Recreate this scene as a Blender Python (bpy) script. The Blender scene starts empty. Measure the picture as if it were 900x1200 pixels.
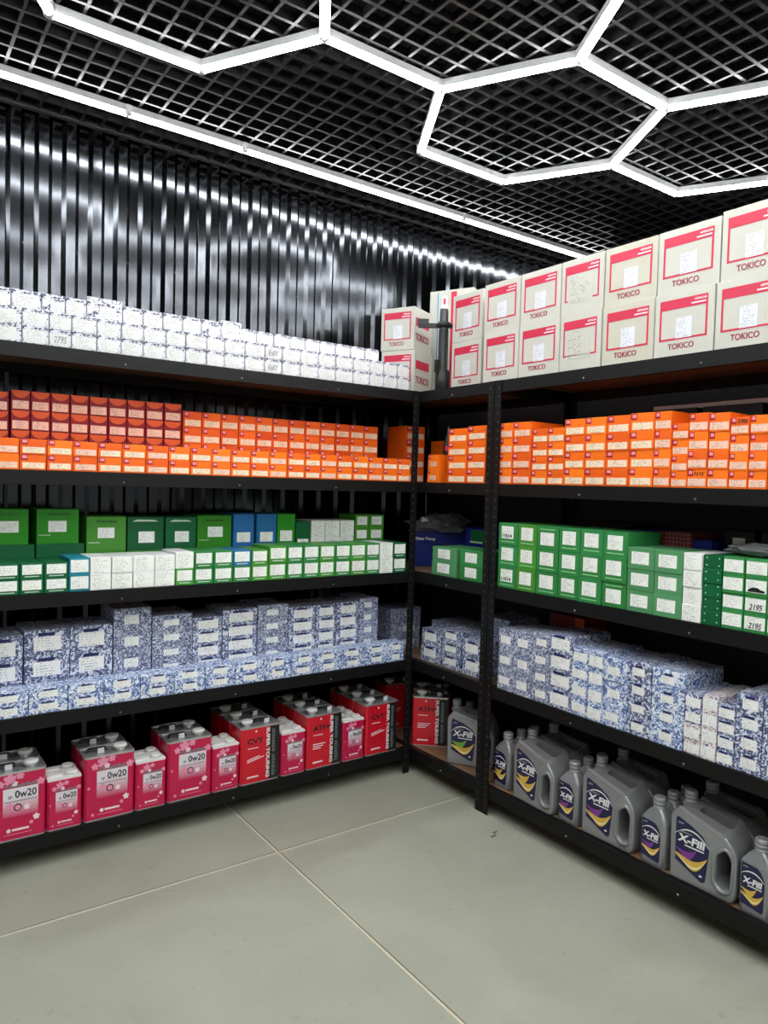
import bpy, bmesh, math, random
from mathutils import Matrix, Vector
random.seed(7)
R = math.radians
S = bpy.context.scene
COL = S.collection

# ------------------------------------------------------------------ camera
CAMZ = 1.452
FPX = 847.07
cam_d = bpy.data.cameras.new('camera')
cam = bpy.data.objects.new('camera', cam_d)
COL.objects.link(cam)
cam_d.sensor_fit = 'VERTICAL'
cam_d.sensor_height = 36.0
cam_d.sensor_width = 27.0
cam_d.lens = 36.0 * FPX / 1200.0
cam_d.clip_start = 0.02
cr = Vector((0.812981, -0.581625, 0.027833))
cu = Vector((-0.000649, 0.046895, 0.998900))
cf = Vector((0.582290, 0.812105, -0.037747))
m = Matrix.Identity(4)
for i in range(3):
    m[i][0], m[i][1], m[i][2] = cr[i], cu[i], -cf[i]
m[2][3] = CAMZ
cam.matrix_world = m
S.camera = cam

# ------------------------------------------------------------------ world, exposure
w = bpy.data.worlds.new('world'); S.world = w
w.use_nodes = True
w.node_tree.nodes['Background'].inputs[0].default_value = (0.004, 0.004, 0.005, 1)
w.node_tree.nodes['Background'].inputs[1].default_value = 1.0
vs = S.view_settings
vs.view_transform = 'Standard'; vs.look = 'None'; vs.gamma = 1.0; vs.use_curve_mapping = False
vs.exposure = 2.2
TUBE_POWER = 9.0          # the LED tubes are the only light of this room

# ------------------------------------------------------------------ materials
def srgb(r, g, b):
    f = lambda c: ((c/255+0.055)/1.055)**2.4 if c/255 > 0.04045 else c/255/12.92
    return (f(r), f(g), f(b), 1)
MATS = {}
def nmat(name):
    mt = bpy.data.materials.new(name); mt.use_nodes = True
    MATS[name] = mt
    nt = mt.node_tree
    return mt, nt, nt.nodes['Principled BSDF']
def N(nt, typ, **kw):
    n = nt.nodes.new(typ)
    for k, v in kw.items(): setattr(n, k, v)
    return n
def math_n(nt, op, a, b=None, c=None):
    n = N(nt, 'ShaderNodeMath', operation=op)
    for i, v in enumerate((a, b, c)):
        if v is None: continue
        if isinstance(v, (int, float)): n.inputs[i].default_value = v
        else: nt.links.new(v, n.inputs[i])
    return n.outputs[0]
def mix_c(nt, fac, a, b):
    n = N(nt, 'ShaderNodeMix', data_type='RGBA')
    for s, v in ((n.inputs[0], fac), (n.inputs[6], a), (n.inputs[7], b)):
        if isinstance(v, (tuple, int, float)): s.default_value = v
        else: nt.links.new(v, s)
    return n.outputs[2]
def plain(name, col, rough=0.5, metal=0.0, var=0.0, scale=30.0, spec=0.5, bump=0.0):
    mt, nt, b = nmat(name)
    b.inputs['Roughness'].default_value = rough
    b.inputs['Metallic'].default_value = metal
    b.inputs['Specular IOR Level'].default_value = spec
    b.inputs['Base Color'].default_value = col
    if var > 0 or bump > 0:
        tc = N(nt, 'ShaderNodeTexCoord')
        no = N(nt, 'ShaderNodeTexNoise'); no.inputs['Scale'].default_value = scale; no.inputs['Detail'].default_value = 5
        nt.links.new(tc.outputs['Object'], no.inputs['Vector'])
        if var > 0:
            d = tuple(max(0, c*(1-var)) for c in col[:3])+(1,)
            l = tuple(min(1, c*(1+var)) for c in col[:3])+(1,)
            nt.links.new(mix_c(nt, no.outputs[0], d, l), b.inputs['Base Color'])
        if bump > 0:
            bp = N(nt, 'ShaderNodeBump'); bp.inputs['Strength'].default_value = bump; bp.inputs['Distance'].default_value = 0.002
            nt.links.new(no.outputs[0], bp.inputs['Height']); nt.links.new(bp.outputs[0], b.inputs['Normal'])
    return mt
def card(name, col, rough=0.5):      # carton board: a little different from box to box
    mt, nt, b = nmat(name)
    oi = N(nt, 'ShaderNodeObjectInfo')
    f = math_n(nt, 'MULTIPLY_ADD', oi.outputs['Random'], 0.22, 0.89)
    hs = N(nt, 'ShaderNodeHueSaturation'); hs.inputs['Color'].default_value = col
    nt.links.new(f, hs.inputs['Value'])
    h = math_n(nt, 'MULTIPLY_ADD', oi.outputs['Random'], 0.012, 0.494)
    nt.links.new(h, hs.inputs['Hue'])
    nt.links.new(hs.outputs[0], b.inputs['Base Color'])
    b.inputs['Roughness'].default_value = rough
    b.inputs['Specular IOR Level'].default_value = 0.35
    return mt
def label_mat(name, paper, ink, rows=5, cols=24, dens=0.5, ink_amt=0.75):   # a sticker with rows of small unreadable print
    mt, nt, b = nmat(name)
    tc = N(nt, 'ShaderNodeTexCoord'); sp = N(nt, 'ShaderNodeSeparateXYZ')
    nt.links.new(tc.outputs['Generated'], sp.inputs[0])
    x, z = sp.outputs[0], sp.outputs[2]
    oi = N(nt, 'ShaderNodeObjectInfo')
    zr = math_n(nt, 'MULTIPLY', z, rows)
    r = math_n(nt, 'FLOOR', zr); fr = math_n(nt, 'FRACT', zr)
    line = math_n(nt, 'MULTIPLY', math_n(nt, 'GREATER_THAN', fr, 0.3), math_n(nt, 'LESS_THAN', fr, 0.72))
    c = math_n(nt, 'FLOOR', math_n(nt, 'MULTIPLY', x, cols))
    cb = N(nt, 'ShaderNodeCombineXYZ')
    nt.links.new(c, cb.inputs[0]); nt.links.new(r, cb.inputs[1])
    nt.links.new(math_n(nt, 'MULTIPLY', oi.outputs['Random'], 37.0), cb.inputs[2])
    wn = N(nt, 'ShaderNodeTexWhiteNoise', noise_dimensions='3D'); nt.links.new(cb.outputs[0], wn.inputs['Vector'])
    on = math_n(nt, 'LESS_THAN', wn.outputs['Value'], dens)
    # lines end at different lengths
    cb2 = N(nt, 'ShaderNodeCombineXYZ'); nt.links.new(r, cb2.inputs[0]); nt.links.new(oi.outputs['Random'], cb2.inputs[1])
    w2 = N(nt, 'ShaderNodeTexWhiteNoise', noise_dimensions='2D'); nt.links.new(cb2.outputs[0], w2.inputs['Vector'])
    end = math_n(nt, 'LESS_THAN', x, math_n(nt, 'MULTIPLY_ADD', w2.outputs['Value'], 0.5, 0.42))
    beg = math_n(nt, 'GREATER_THAN', x, 0.08)
    k = math_n(nt, 'MULTIPLY', math_n(nt, 'MULTIPLY', line, on), math_n(nt, 'MULTIPLY', end, beg))
    k = math_n(nt, 'MULTIPLY', k, ink_amt)
    nt.links.new(mix_c(nt, k, paper, ink), b.inputs['Base Color'])
    b.inputs['Roughness'].default_value = 0.45
    b.inputs['Specular IOR Level'].default_value = 0.3
    return mt
def pattern_mat(name, dark, mid, light, scale=55.0, bias=0.5, thin=0.10):     # swirling leaf print of the blue cartons
    mt, nt, b = nmat(name)
    tc = N(nt, 'ShaderNodeTexCoord'); oi = N(nt, 'ShaderNodeObjectInfo')
    add = N(nt, 'ShaderNodeVectorMath', operation='ADD')
    cb = N(nt, 'ShaderNodeCombineXYZ')
    rr = math_n(nt, 'MULTIPLY', oi.outputs['Random'], 9.0)
    for i in range(3): nt.links.new(rr, cb.inputs[i])
    nt.links.new(tc.outputs['Object'], add.inputs[0]); nt.links.new(cb.outputs[0], add.inputs[1])
    n1 = N(nt, 'ShaderNodeTexNoise'); n1.inputs['Scale'].default_value = scale; n1.inputs['Detail'].default_value = 1.0
    n1.inputs['Distortion'].default_value = 2.6
    nt.links.new(add.outputs[0], n1.inputs['Vector'])
    n2 = N(nt, 'ShaderNodeTexNoise'); n2.inputs['Scale'].default_value = scale*1.9; n2.inputs['Detail'].default_value = 1.0
    n2.inputs['Distortion'].default_value = 3.5
    nt.links.new(add.outputs[0], n2.inputs['Vector'])
    r1 = N(nt, 'ShaderNodeValToRGB'); e = r1.color_ramp.elements
    e[0].position = bias-thin; e[0].color = dark; e[1].position = bias+thin; e[1].color = light
    em = e.new(bias-0.02); em.color = mid
    nt.links.new(n1.outputs[0], r1.inputs[0])
    a = math_n(nt, 'ABSOLUTE', math_n(nt, 'SUBTRACT', n2.outputs[0], 0.5))
    vein = math_n(nt, 'LESS_THAN', a, 0.022)
    nt.links.new(mix_c(nt, math_n(nt, 'MULTIPLY', vein, 0.75), r1.outputs[0], light), b.inputs['Base Color'])
    b.inputs['Roughness'].default_value = 0.4
    return mt
def speckle_mat(name, base, ink, scale=140.0, amount=0.36):
    mt, nt, b = nmat(name)
    tc = N(nt, 'ShaderNodeTexCoord')
    n1 = N(nt, 'ShaderNodeTexNoise'); n1.inputs['Scale'].default_value = scale; n1.inputs['Detail'].default_value = 2.0
    n1.inputs['Distortion'].default_value = 1.5
    nt.links.new(tc.outputs['Object'], n1.inputs['Vector'])
    n2 = N(nt, 'ShaderNodeTexNoise'); n2.inputs['Scale'].default_value = scale*0.3
    nt.links.new(tc.outputs['Object'], n2.inputs['Vector'])
    k = math_n(nt, 'LESS_THAN', math_n(nt, 'MULTIPLY_ADD', n2.outputs[0], 0.35, math_n(nt, 'MULTIPLY', n1.outputs[0], 0.65)), amount)
    nt.links.new(mix_c(nt, k, base, ink), b.inputs['Base Color'])
    b.inputs['Roughness'].default_value = 0.45
    return mt

WHITE = srgb(240, 240, 240)
plain('black_steel', (0.0045, 0.0045, 0.0052, 1), 0.5, 0.0, 0.15, 40, 0.28)
plain('hole', srgb(92, 92, 94), 0.5, 0.3)
plain('bolt_steel', srgb(150, 150, 150), 0.3, 0.9)
plain('grid_paint', (0.012, 0.012, 0.013, 1), 0.34)
plain('ceiling_black', (0.006, 0.006, 0.008, 1), 0.8)
plain('wall_black', (0.02, 0.02, 0.022, 1), 0.8)
plain('wall_pale', srgb(160, 160, 158), 0.7, 0, 0.04, 3)
plain('trim_black', (0.10, 0.10, 0.10, 1), 0.3, 0.5)
plain('tube_housing', srgb(214, 214, 216), 0.45)
plain('connector', srgb(236, 236, 238), 0.25)
mt, nt, b = nmat('tube_light')
b.inputs['Base Color'].default_value = (0.9, 0.9, 0.9, 1)
b.inputs['Emission Color'].default_value = (0.97, 1.0, 0.985, 1)
b.inputs['Emission Strength'].default_value = TUBE_POWER
# corrugated sheet: dark polished zinc, slightly wavy
mt, nt, b = nmat('sheet_metal')
b.inputs['Metallic'].default_value = 1.0
b.inputs['Base Color'].default_value = (0.060, 0.063, 0.071, 1)
b.inputs['Roughness'].default_value = 0.13
tc = N(nt, 'ShaderNodeTexCoord'); mp = N(nt, 'ShaderNodeMapping'); mp.inputs['Scale'].default_value = (9, 9, 1.6)
no = N(nt, 'ShaderNodeTexNoise'); no.inputs['Scale'].default_value = 1.0; no.inputs['Detail'].default_value = 2
nt.links.new(tc.outputs['Object'], mp.inputs[0]); nt.links.new(mp.outputs[0], no.inputs['Vector'])
bp = N(nt, 'ShaderNodeBump'); bp.inputs['Strength'].default_value = 0.22; bp.inputs['Distance'].default_value = 0.01
nt.links.new(no.outputs[0], bp.inputs['Height']); nt.links.new(bp.outputs[0], b.inputs['Normal'])
# concrete
mt, nt, b = nmat('concrete')
tc = N(nt, 'ShaderNodeTexCoord')
n1 = N(nt, 'ShaderNodeTexNoise'); n1.inputs['Scale'].default_value = 2.4; n1.inputs['Detail'].default_value = 6; n1.inputs['Distortion'].default_value = 0.8
n2 = N(nt, 'ShaderNodeTexNoise'); n2.inputs['Scale'].default_value = 26; n2.inputs['Detail'].default_value = 6
for n in (n1, n2): nt.links.new(tc.outputs['Object'], n.inputs['Vector'])
c1 = mix_c(nt, n1.outputs[0], srgb(146, 147, 133), srgb(178, 180, 165))
mr = N(nt, 'ShaderNodeMapRange'); mr.inputs[1].default_value = 0.62; mr.inputs[2].default_value = 0.72
nt.links.new(n2.outputs[0], mr.inputs[0])
nt.links.new(mix_c(nt, math_n(nt, 'MULTIPLY', mr.outputs[0], 0.22), c1, srgb(120, 118, 108)), b.inputs['Base Color'])
b.inputs['Roughness'].default_value = 0.55; b.inputs['Specular IOR Level'].default_value = 0.35
plain('joint_filler', srgb(206, 198, 176), 0.7, 0, 0.15, 60)
plain('joint_dark', srgb(92, 84, 72), 0.9)
# plywood
mt, nt, b = nmat('plywood')
tc = N(nt, 'ShaderNodeTexCoord'); mp = N(nt, 'ShaderNodeMapping'); mp.inputs['Scale'].default_value = (6, 60, 60)
no = N(nt, 'ShaderNodeTexNoise'); no.inputs['Scale'].default_value = 1.5; no.inputs['Detail'].default_value = 6; no.inputs['Distortion'].default_value = 1.2
nt.links.new(tc.outputs['Object'], mp.inputs[0]); nt.links.new(mp.outputs[0], no.inputs['Vector'])
nt.links.new(mix_c(nt, no.outputs[0], srgb(96, 68, 48), srgb(158, 124, 94)), b.inputs['Base Color'])
b.inputs['Roughness'].default_value = 0.6

speckle_mat('white_print', srgb(218, 218, 226), srgb(46, 46, 92), 90, 0.45)
label_mat('white_label', srgb(222, 222, 222), srgb(96, 96, 108), 6, 34, 0.5, 0.42)
card('orange_card', srgb(252, 113, 20)); card('orange_deep', srgb(240, 100, 20))
card('red_card', srgb(140, 14, 34))
plain('arc_orange', srgb(226, 90, 24), 0.5)
label_mat('pink_label', srgb(250, 206, 186), srgb(96, 56, 52), 5, 26, 0.5, 0.6)
label_mat('cream_label', srgb(252, 226, 198), srgb(98, 64, 54), 5, 26, 0.5, 0.6)
# badge: red tab with a pale pink centre
mt, nt, b = nmat('badge')
tc = N(nt, 'ShaderNodeTexCoord'); sp = N(nt, 'ShaderNodeSeparateXYZ'); nt.links.new(tc.outputs['Generated'], sp.inputs[0])
kx = math_n(nt, 'LESS_THAN', math_n(nt, 'ABSOLUTE', math_n(nt, 'SUBTRACT', sp.outputs[0], 0.55)), 0.34)
kz = math_n(nt, 'LESS_THAN', math_n(nt, 'ABSOLUTE', math_n(nt, 'SUBTRACT', sp.outputs[2], 0.6)), 0.26)
nt.links.new(mix_c(nt, math_n(nt, 'MULTIPLY', kx, kz), srgb(178, 12, 44), srgb(246, 150, 160)), b.inputs['Base Color'])
card('green_card', srgb(50, 136, 70)); card('green_light', srgb(72, 148, 50)); card('green_bright', srgb(44, 142, 28))
card('green_dark', srgb(6, 96, 54)); card('teal_card', srgb(24, 134, 156)); card('blue_card', srgb(36, 112, 176))
card('green_mid', srgb(86, 152, 102))
card('white_card', srgb(236, 236, 238)); card('navy_card', srgb(18, 28, 128)); card('red_dark_card', srgb(120, 20, 28))
card('black_card', srgb(13, 13, 16))
label_mat('paper_label', srgb(250, 252, 248), srgb(96, 100, 106), 8, 34, 0.5, 0.5)
plain('band_green', srgb(14, 96, 48), 0.5); plain('line_green', srgb(150, 214, 150), 0.5)
plain('line_pale', srgb(200, 222, 200), 0.5)
BLUE = (srgb(18, 26, 92), srgb(72, 100, 176), srgb(232, 238, 250))
pattern_mat('blue_print', *BLUE, 46, 0.52, 0.06)
pattern_mat('blue_print_fine', srgb(18, 26, 84), srgb(70, 92, 164), srgb(226, 232, 246), 74, 0.52, 0.065)
pattern_mat('blue_print_light', srgb(40, 74, 156), srgb(112, 150, 214), srgb(240, 246, 254), 44, 0.50, 0.08)
pattern_mat('red_blue_print', srgb(34, 40, 92), srgb(196, 84, 100), srgb(244, 242, 246), 80, 0.45, 0.05)
plain('navy_tab', srgb(30, 36, 92), 0.5)
label_mat('blue_label', srgb(250, 250, 250), srgb(96, 100, 116), 5, 28, 0.45, 0.45)
plain('carton_white', srgb(200, 199, 191), 0.6, 0, 0.05, 12, 0.3)
plain('carton_cream', srgb(198, 195, 181), 0.6, 0, 0.07, 10, 0.3)
plain('tokico_red', srgb(206, 40, 74), 0.5); plain('tokico_ink', srgb(150, 28, 52), 0.5); plain('ink_black', srgb(28, 28, 30), 0.5)
plain('ink_white', srgb(240, 240, 240), 0.5); plain('ink_grey', srgb(128, 132, 134), 0.5)
label_mat('ship_label', srgb(222, 224, 232), srgb(112, 116, 132), 9, 22, 0.5, 0.5)
label_mat('print_lines', srgb(200, 199, 191), srgb(96, 96, 100), 11, 26, 0.38, 0.5)
plain('can_pink', srgb(202, 22, 78), 0.28, 0, 0.06, 20); plain('can_red', srgb(214, 24, 46), 0.28); plain('can_black', srgb(26, 26, 28), 0.35)
plain('petal', srgb(240, 150, 184), 0.4); plain('petal_white', srgb(250, 226, 236), 0.4)
plain('tin', srgb(200, 200, 202), 0.28, 0.7); plain('cap_white', srgb(232, 232, 230), 0.4)
# printed panel of the pink cans, white fading to pink
mt, nt, b = nmat('can_panel')
tc = N(nt, 'ShaderNodeTexCoord'); sp = N(nt, 'ShaderNodeSeparateXYZ'); nt.links.new(tc.outputs['Generated'], sp.inputs[0])
mr = N(nt, 'ShaderNodeMapRange'); mr.inputs[1].default_value = 0.0; mr.inputs[2].default_value = 0.68
nt.links.new(sp.outputs[2], mr.inputs[0])
nt.links.new(mix_c(nt, mr.outputs[0], srgb(206, 46, 100), srgb(234, 226, 236)), b.inputs['Base Color'])
b.inputs['Roughness'].default_value = 0.35
plain('grey_plastic', srgb(150, 151, 154), 0.27, 0.35, 0.05, 60, 0.5, 0.03)
plain('grey_cap', srgb(158, 159, 162), 0.36, 0.2)
plain('navy_label', srgb(32, 28, 74), 0.35); plain('gold', srgb(226, 186, 76), 0.35); plain('purple', srgb(128, 60, 150), 0.35)
plain('lime', srgb(120, 176, 60), 0.35); plain('cream_ink', srgb(250, 236, 190), 0.35)
plain('rubber_black', srgb(24, 24, 26), 0.5); plain('strut_grey', srgb(70, 70, 74), 0.35, 0.3)
plain('pipe_grey', srgb(214, 216, 218), 0.4); plain('olive', srgb(120, 128, 60), 0.5)
plain('blue_stripe', srgb(60, 150, 200), 0.5)
plain('bag_plastic', srgb(112, 112, 116), 0.15, 0, 0.3, 30)
mt, nt, b = nmat('lattice')
tc = N(nt, 'ShaderNodeTexCoord'); mp = N(nt, 'ShaderNodeMapping'); mp.inputs['Rotation'].default_value = (0, R(45), 0); mp.inputs['Scale'].default_value = (95, 95, 95)
ck = N(nt, 'ShaderNodeTexChecker'); ck.inputs['Scale'].default_value = 1.0
ck.inputs['Color1'].default_value = srgb(104, 18, 30); ck.inputs['Color2'].default_value = srgb(150, 84, 88)
nt.links.new(tc.outputs['Object'], mp.inputs[0]); nt.links.new(mp.outputs[0], ck.inputs[0]); nt.links.new(ck.outputs[0], b.inputs['Base Color'])

# ------------------------------------------------------------------ mesh helpers
class MB:
    def __init__(s): s.v, s.f, s.sm = [], [], []
    def add(s, vs_, fs, smooth=False):
        o = len(s.v); s.v += [tuple(v) for v in vs_]; s.f += [tuple(i+o for i in f) for f in fs]; s.sm += [smooth]*len(fs)
        return s
    def box(s, x0, x1, y0, y1, z0, z1):
        return s.add([(x0,y0,z0),(x1,y0,z0),(x1,y1,z0),(x0,y1,z0),(x0,y0,z1),(x1,y0,z1),(x1,y1,z1),(x0,y1,z1)],
                     [(0,3,2,1),(4,5,6,7),(0,1,5,4),(1,2,6,5),(2,3,7,6),(3,0,4,7)])
    def prism(s, poly, y0, y1):           # polygon in x,z (counter-clockwise seen from -y), thickness along y
        n = len(poly)
        v = [(x, y0, z) for x, z in poly]+[(x, y1, z) for x, z in poly]
        f = [tuple(range(n)), tuple(range(2*n-1, n-1, -1))]
        f += [(i, i+n, (i+1) % n+n, (i+1) % n) for i in range(n)]
        return s.add(v, f)
    def lathe(s, prof, cx=0, cy=0, seg=20, smooth=True):      # prof: list of (r,z) from bottom to top
        v, f = [], []
        for r, z in prof:
            for i in range(seg):
                a = 2*math.pi*i/seg; v.append((cx+r*math.cos(a), cy+r*math.sin(a), z))
        for k in range(len(prof)-1):
            for i in range(seg):
                j = (i+1) % seg
                f.append((k*seg+i, k*seg+j, (k+1)*seg+j, (k+1)*seg+i))
        s.add(v, f, smooth)
        n = len(prof)-1
        s.add([v[i] for i in range(seg)], [tuple(range(seg-1, -1, -1))])
        s.add([v[n*seg+i] for i in range(seg)], [tuple(range(seg))])
        return s
    def mesh(s, name, mat):
        me = bpy.data.meshes.new(name); me.from_pydata(s.v, [], s.f)
        me.materials.append(MATS[mat] if isinstance(mat, str) else mat)
        me.polygons.foreach_set('use_smooth', s.sm)
        me.update(); return me
def ob(name, me, parent=None, loc=(0,0,0), rz=0.0):
    o = bpy.data.objects.new(name, me); COL.objects.link(o)
    o.location = loc; o.rotation_euler = (0, 0, rz)
    if parent is not None: o.parent = parent
    return o
def empty(name, loc=(0,0,0), rz=0.0):
    o = ob(name, None, None, loc, rz); o.empty_display_size = 0.05; return o
def tag(o, label, cat, group=None):
    o['label'] = label; o['category'] = cat
    if group: o['group'] = group
    return o
def struct(o): o['kind'] = 'structure'; return o
CACHE = {}
def cached(key, fn):
    if key not in CACHE: CACHE[key] = fn()
    return CACHE[key]
def box_mesh(w_, d, h, mat):
    k = ('box', round(w_, 4), round(d, 3), round(h, 4), mat)
    def mk():
        e = min(0.0012, h*0.02)
        b_ = MB()
        x0, x1, y0, y1, z0, z1 = 0, w_, 0, d, 0, h
        # box whose top and upright edges are a little broken
        v = [(x0+e,y0,z0),(x1-e,y0,z0),(x1,y0+e,z0),(x1,y1,z0),(x0,y1,z0),(x0,y0+e,z0),
             (x0+e,y0,z1-e),(x1-e,y0,z1-e),(x1,y0+e,z1-e),(x1,y1,z1-e),(x0,y1,z1-e),(x0,y0+e,z1-e),
             (x0+e,y0+e,z1),(x1-e,y0+e,z1),(x1-e,y1-e,z1),(x0+e,y1-e,z1)]
        f = [(0,5,4,3,2,1),(0,1,7,6),(1,2,8,7),(2,3,9,8),(3,4,10,9),(4,5,11,10),(5,0,6,11),
             (12,13,14,15),(6,7,13,12),(7,8,13),(8,9,14,13),(9,10,15,14),(10,11,12,15),(11,6,12)]
        return b_.add(v, f).mesh('carton', mat)
    return cached(k, mk)
def plate(w_, h, mat, t=0.0008):
    return cached(('plate', round(w_, 4), round(h, 4), mat, t), lambda: MB().box(0, w_, -t, 0, 0, h).mesh('plate', mat))
def poly_plate(key, poly, mat, t=0.0008):
    return cached(('poly', key, mat), lambda: MB().prism(poly, -t, 0).mesh('print', mat))
def text_mesh(txt, width, height, mat, bold=0.0, shear=0.0, t=0.0012):
    def mk():
        cu_ = bpy.data.curves.new('txt', 'FONT'); cu_.body = txt; cu_.size = 1.0; cu_.offset = bold; cu_.shear = shear
        cu_.extrude = 0.01; cu_.resolution_u = 3
        o = bpy.data.objects.new('txt', cu_); COL.objects.link(o)
        dg = bpy.context.evaluated_depsgraph_get(); dg.update()
        me = bpy.data.meshes.new_from_object(o.evaluated_get(dg))
        bpy.data.objects.remove(o); bpy.data.curves.remove(cu_)
        xs = [v.co.x for v in me.vertices]; ys = [v.co.y for v in me.vertices]
        x0, x1, y0, y1 = min(xs), max(xs), min(ys), max(ys)
        for v in me.vertices:
            x, y, z = v.co
            v.co = ((x-x0)/(x1-x0)*width, -t if z > 0 else 0.0, (y-y0)/(y1-y0)*height)
        me.materials.clear(); me.materials.append(MATS[mat]); me.name = 'lettering'
        me.update(); return me
    return cached(('txt', txt, round(width, 4), round(height, 4), mat, bold, shear), mk)

# ------------------------------------------------------------------ room shell
XW0, XW1, YW0, YW1 = -2.0, 4.3, -2.2, 3.385
GZ = 2.966                                     # underside of the ceiling grid
floor = struct(ob('floor', MB().box(XW0, XW1, YW0, YW1+0.1, -0.12, -0.012).mesh('floor', 'joint_dark')))
JX, JY, G = 1.315, 2.485, 0.0075
xsl = [XW0, JX-3.0, JX, XW1]; ysl = [YW0, JY-3.0, JY, YW1+0.1]
for i in range(3):
    for j in range(3):
        a0, a1, b0, b1 = xsl[i], xsl[i+1], ysl[j], ysl[j+1]
        g = lambda q, e: 0 if e else G
        ob('slab', MB().box(a0+(G if i else 0), a1-(G if i < 2 else 0), b0+(G if j else 0), b1-(G if j < 2 else 0), -0.012, 0).mesh('slab', 'concrete'), floor)
for x in xsl[1:3]:
    ob('joint_filler', MB().box(x-0.0048, x+0.0048, YW0, YW1+0.1, -0.012, -0.0015).mesh('joint_filler', 'joint_filler'), floor)
for y in ysl[1:3]:
    ob('joint_filler', MB().box(XW0, XW1, y-0.0048, y+0.0048, -0.012, -0.002).mesh('joint_filler', 'joint_filler'), floor)

for sx, sy, sw, sh in ((2.158, 2.142, 0.012, 0.004), (2.128, 2.120, 0.015, 0.005), (2.148, 2.132, 0.004, 0.004)):
    ob('scuff_mark', MB().box(sx-sw, sx+sw, sy-sh, sy+sh, 0.0, 0.0003).mesh('scuff_mark', 'joint_dark'), floor, (0, 0, 0))
wl = struct(ob('wall_left', MB().box(XW0, XW1, YW1+0.008, YW1+0.1, 0, 3.5).mesh('wall_left', 'wall_black')))
# corrugated sheets: pitch 0.108, rising flank towards -x
P, DEP, X0C = 0.1080, 0.016, 0.472
def sheet(x_start, npitch, z0, z1):
    prof = []
    for k in range(npitch):
        b0 = x_start+k*P
        prof += [(b0-0.0085, 0), (b0+0.0085, -DEP), (b0+0.0455, -DEP), (b0+0.0625, 0)]
    prof.append((x_start+npitch*P-0.0085, 0))
    zs = [z0, z1]
    v = [(x, YW1+y, z) for z in zs for x, y in prof]; n = len(prof)
    return MB().add(v, [(i, i+1, i+1+n, i+n) for i in range(n-1)]).mesh('corrugated_sheet', 'sheet_metal')
k0 = -22
while X0C+k0*P < XW1-0.5:
    ob('corrugated_sheet', sheet(X0C+k0*P, 10, 0.02, GZ+0.02), wl, (0, -0.0008*(k0 % 2), 0)); k0 += 10
scr = MB().lathe([(0.007, 0), (0.007, 0.003), (0.004, 0.007)], 0, 0, 8).mesh('screw', 'rubber_black')
for k in range(-3, 17):
    for z in (2.42, 1.2):
        o = ob('screw', scr, wl, (X0C+k*2*P+0.054+0.027-0.027, YW1-0.001, z)); o.rotation_euler = (R(90), 0, 0)
struct(ob('wall_right', MB().box(XW1, XW1+0.1, YW0, YW1+0.1, 0, 3.5).mesh('wall_right', 'wall_black')))
struct(ob('wall_near', MB().box(XW0-0.1, XW1+0.1, YW0-0.1, YW0, 0, 3.5).mesh('wall_near', 'wall_pale')))
struct(ob('wall_side', MB().box(XW0-0.1, XW0, YW0, YW1+0.1, 0, 3.5).mesh('wall_side', 'wall_pale')))
struct(ob('shade_partition', MB().box(2.775, 2.815, -1.0, YW1-0.03, 0, 2.30).mesh('shade_partition', 'wall_black')))  # unseen black partition, added to keep the rack interior dark
ceil = struct(ob('ceiling', MB().box(XW0, XW1, YW0, YW1+0.1, 3.42, 3.5).mesh('ceiling', 'ceiling_black')))
struct(ob('trim_1', MB().box(XW0, XW1, YW1-0.045, YW1-0.018, GZ-0.004, GZ-0.001).box(XW0, XW1, YW1-0.020, YW1-0.017, GZ-0.001, GZ+0.03).mesh('trim', 'trim_black')))
GP = 0.0818
sl_x = MB().box(XW0, XW1, -0.0063, 0.0063, 0, 0.030).mesh('grid_slat', 'grid_paint')
sl_y = MB().box(-0.0055, 0.0055, YW0, YW1-0.03, 0, 0.030).mesh('grid_slat', 'grid_paint')
y = 3.010+4*GP
while y > -1.6:
    if y < YW1-0.05: ob('grid_slat', sl_x, ceil, (0, y, GZ))
    y -= GP
x = 0.416-24*GP
while x < XW1-0.02:
    ob('grid_slat', sl_y, ceil, (x, 0, GZ+0.0006)); x += GP

# ------------------------------------------------------------------ LED tubes
HS = 0.5085                                   # side of a hexagon
TZ = 2.939
def tube_mesh(L):
    def mk():
        seg = 8; v = []; r = 0.0155
        pts = [(r*math.cos(math.pi+math.pi*i/seg), 0.9*r*math.sin(math.pi+math.pi*i/seg)) for i in range(seg+1)]
        for xx in (-L/2, L/2): v += [(xx, p, q) for p, q in pts]
        n = seg+1
        f = [(i, i+1, i+1+n, i+n) for i in range(seg)]+[(0, n, 2*n-1, n-1), tuple(range(n-1, -1, -1)), tuple(range(n, 2*n))]
        mb = MB().add(v, f)
        return mb.mesh('tube', 'tube_light')
    return cached(('tube', round(L, 3)), mk)
def house_mesh(L):
    return cached(('house', round(L, 3)), lambda: MB().box(-L/2, L/2, -0.0165, 0.0165, 0.0005, GZ-TZ-0.0008).mesh('housing', 'tube_housing'))
conn_m = MB().lathe([(0.017, -0.0125), (0.0205, -0.008), (0.0215, GZ-TZ-0.0008)], 0, 0, 12).mesh('connector', 'connector')
hexl = tag(empty('honeycomb_light', (2.2595, 2.1495, TZ)), 'white glowing LED tubes joined in a honeycomb under the ceiling grid', 'ceiling light')
C0 = Vector((2.2595, 2.1495))
edges, verts = {}, {}
def key(p): return (round(p.x*50), round(p.y*50))
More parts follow.
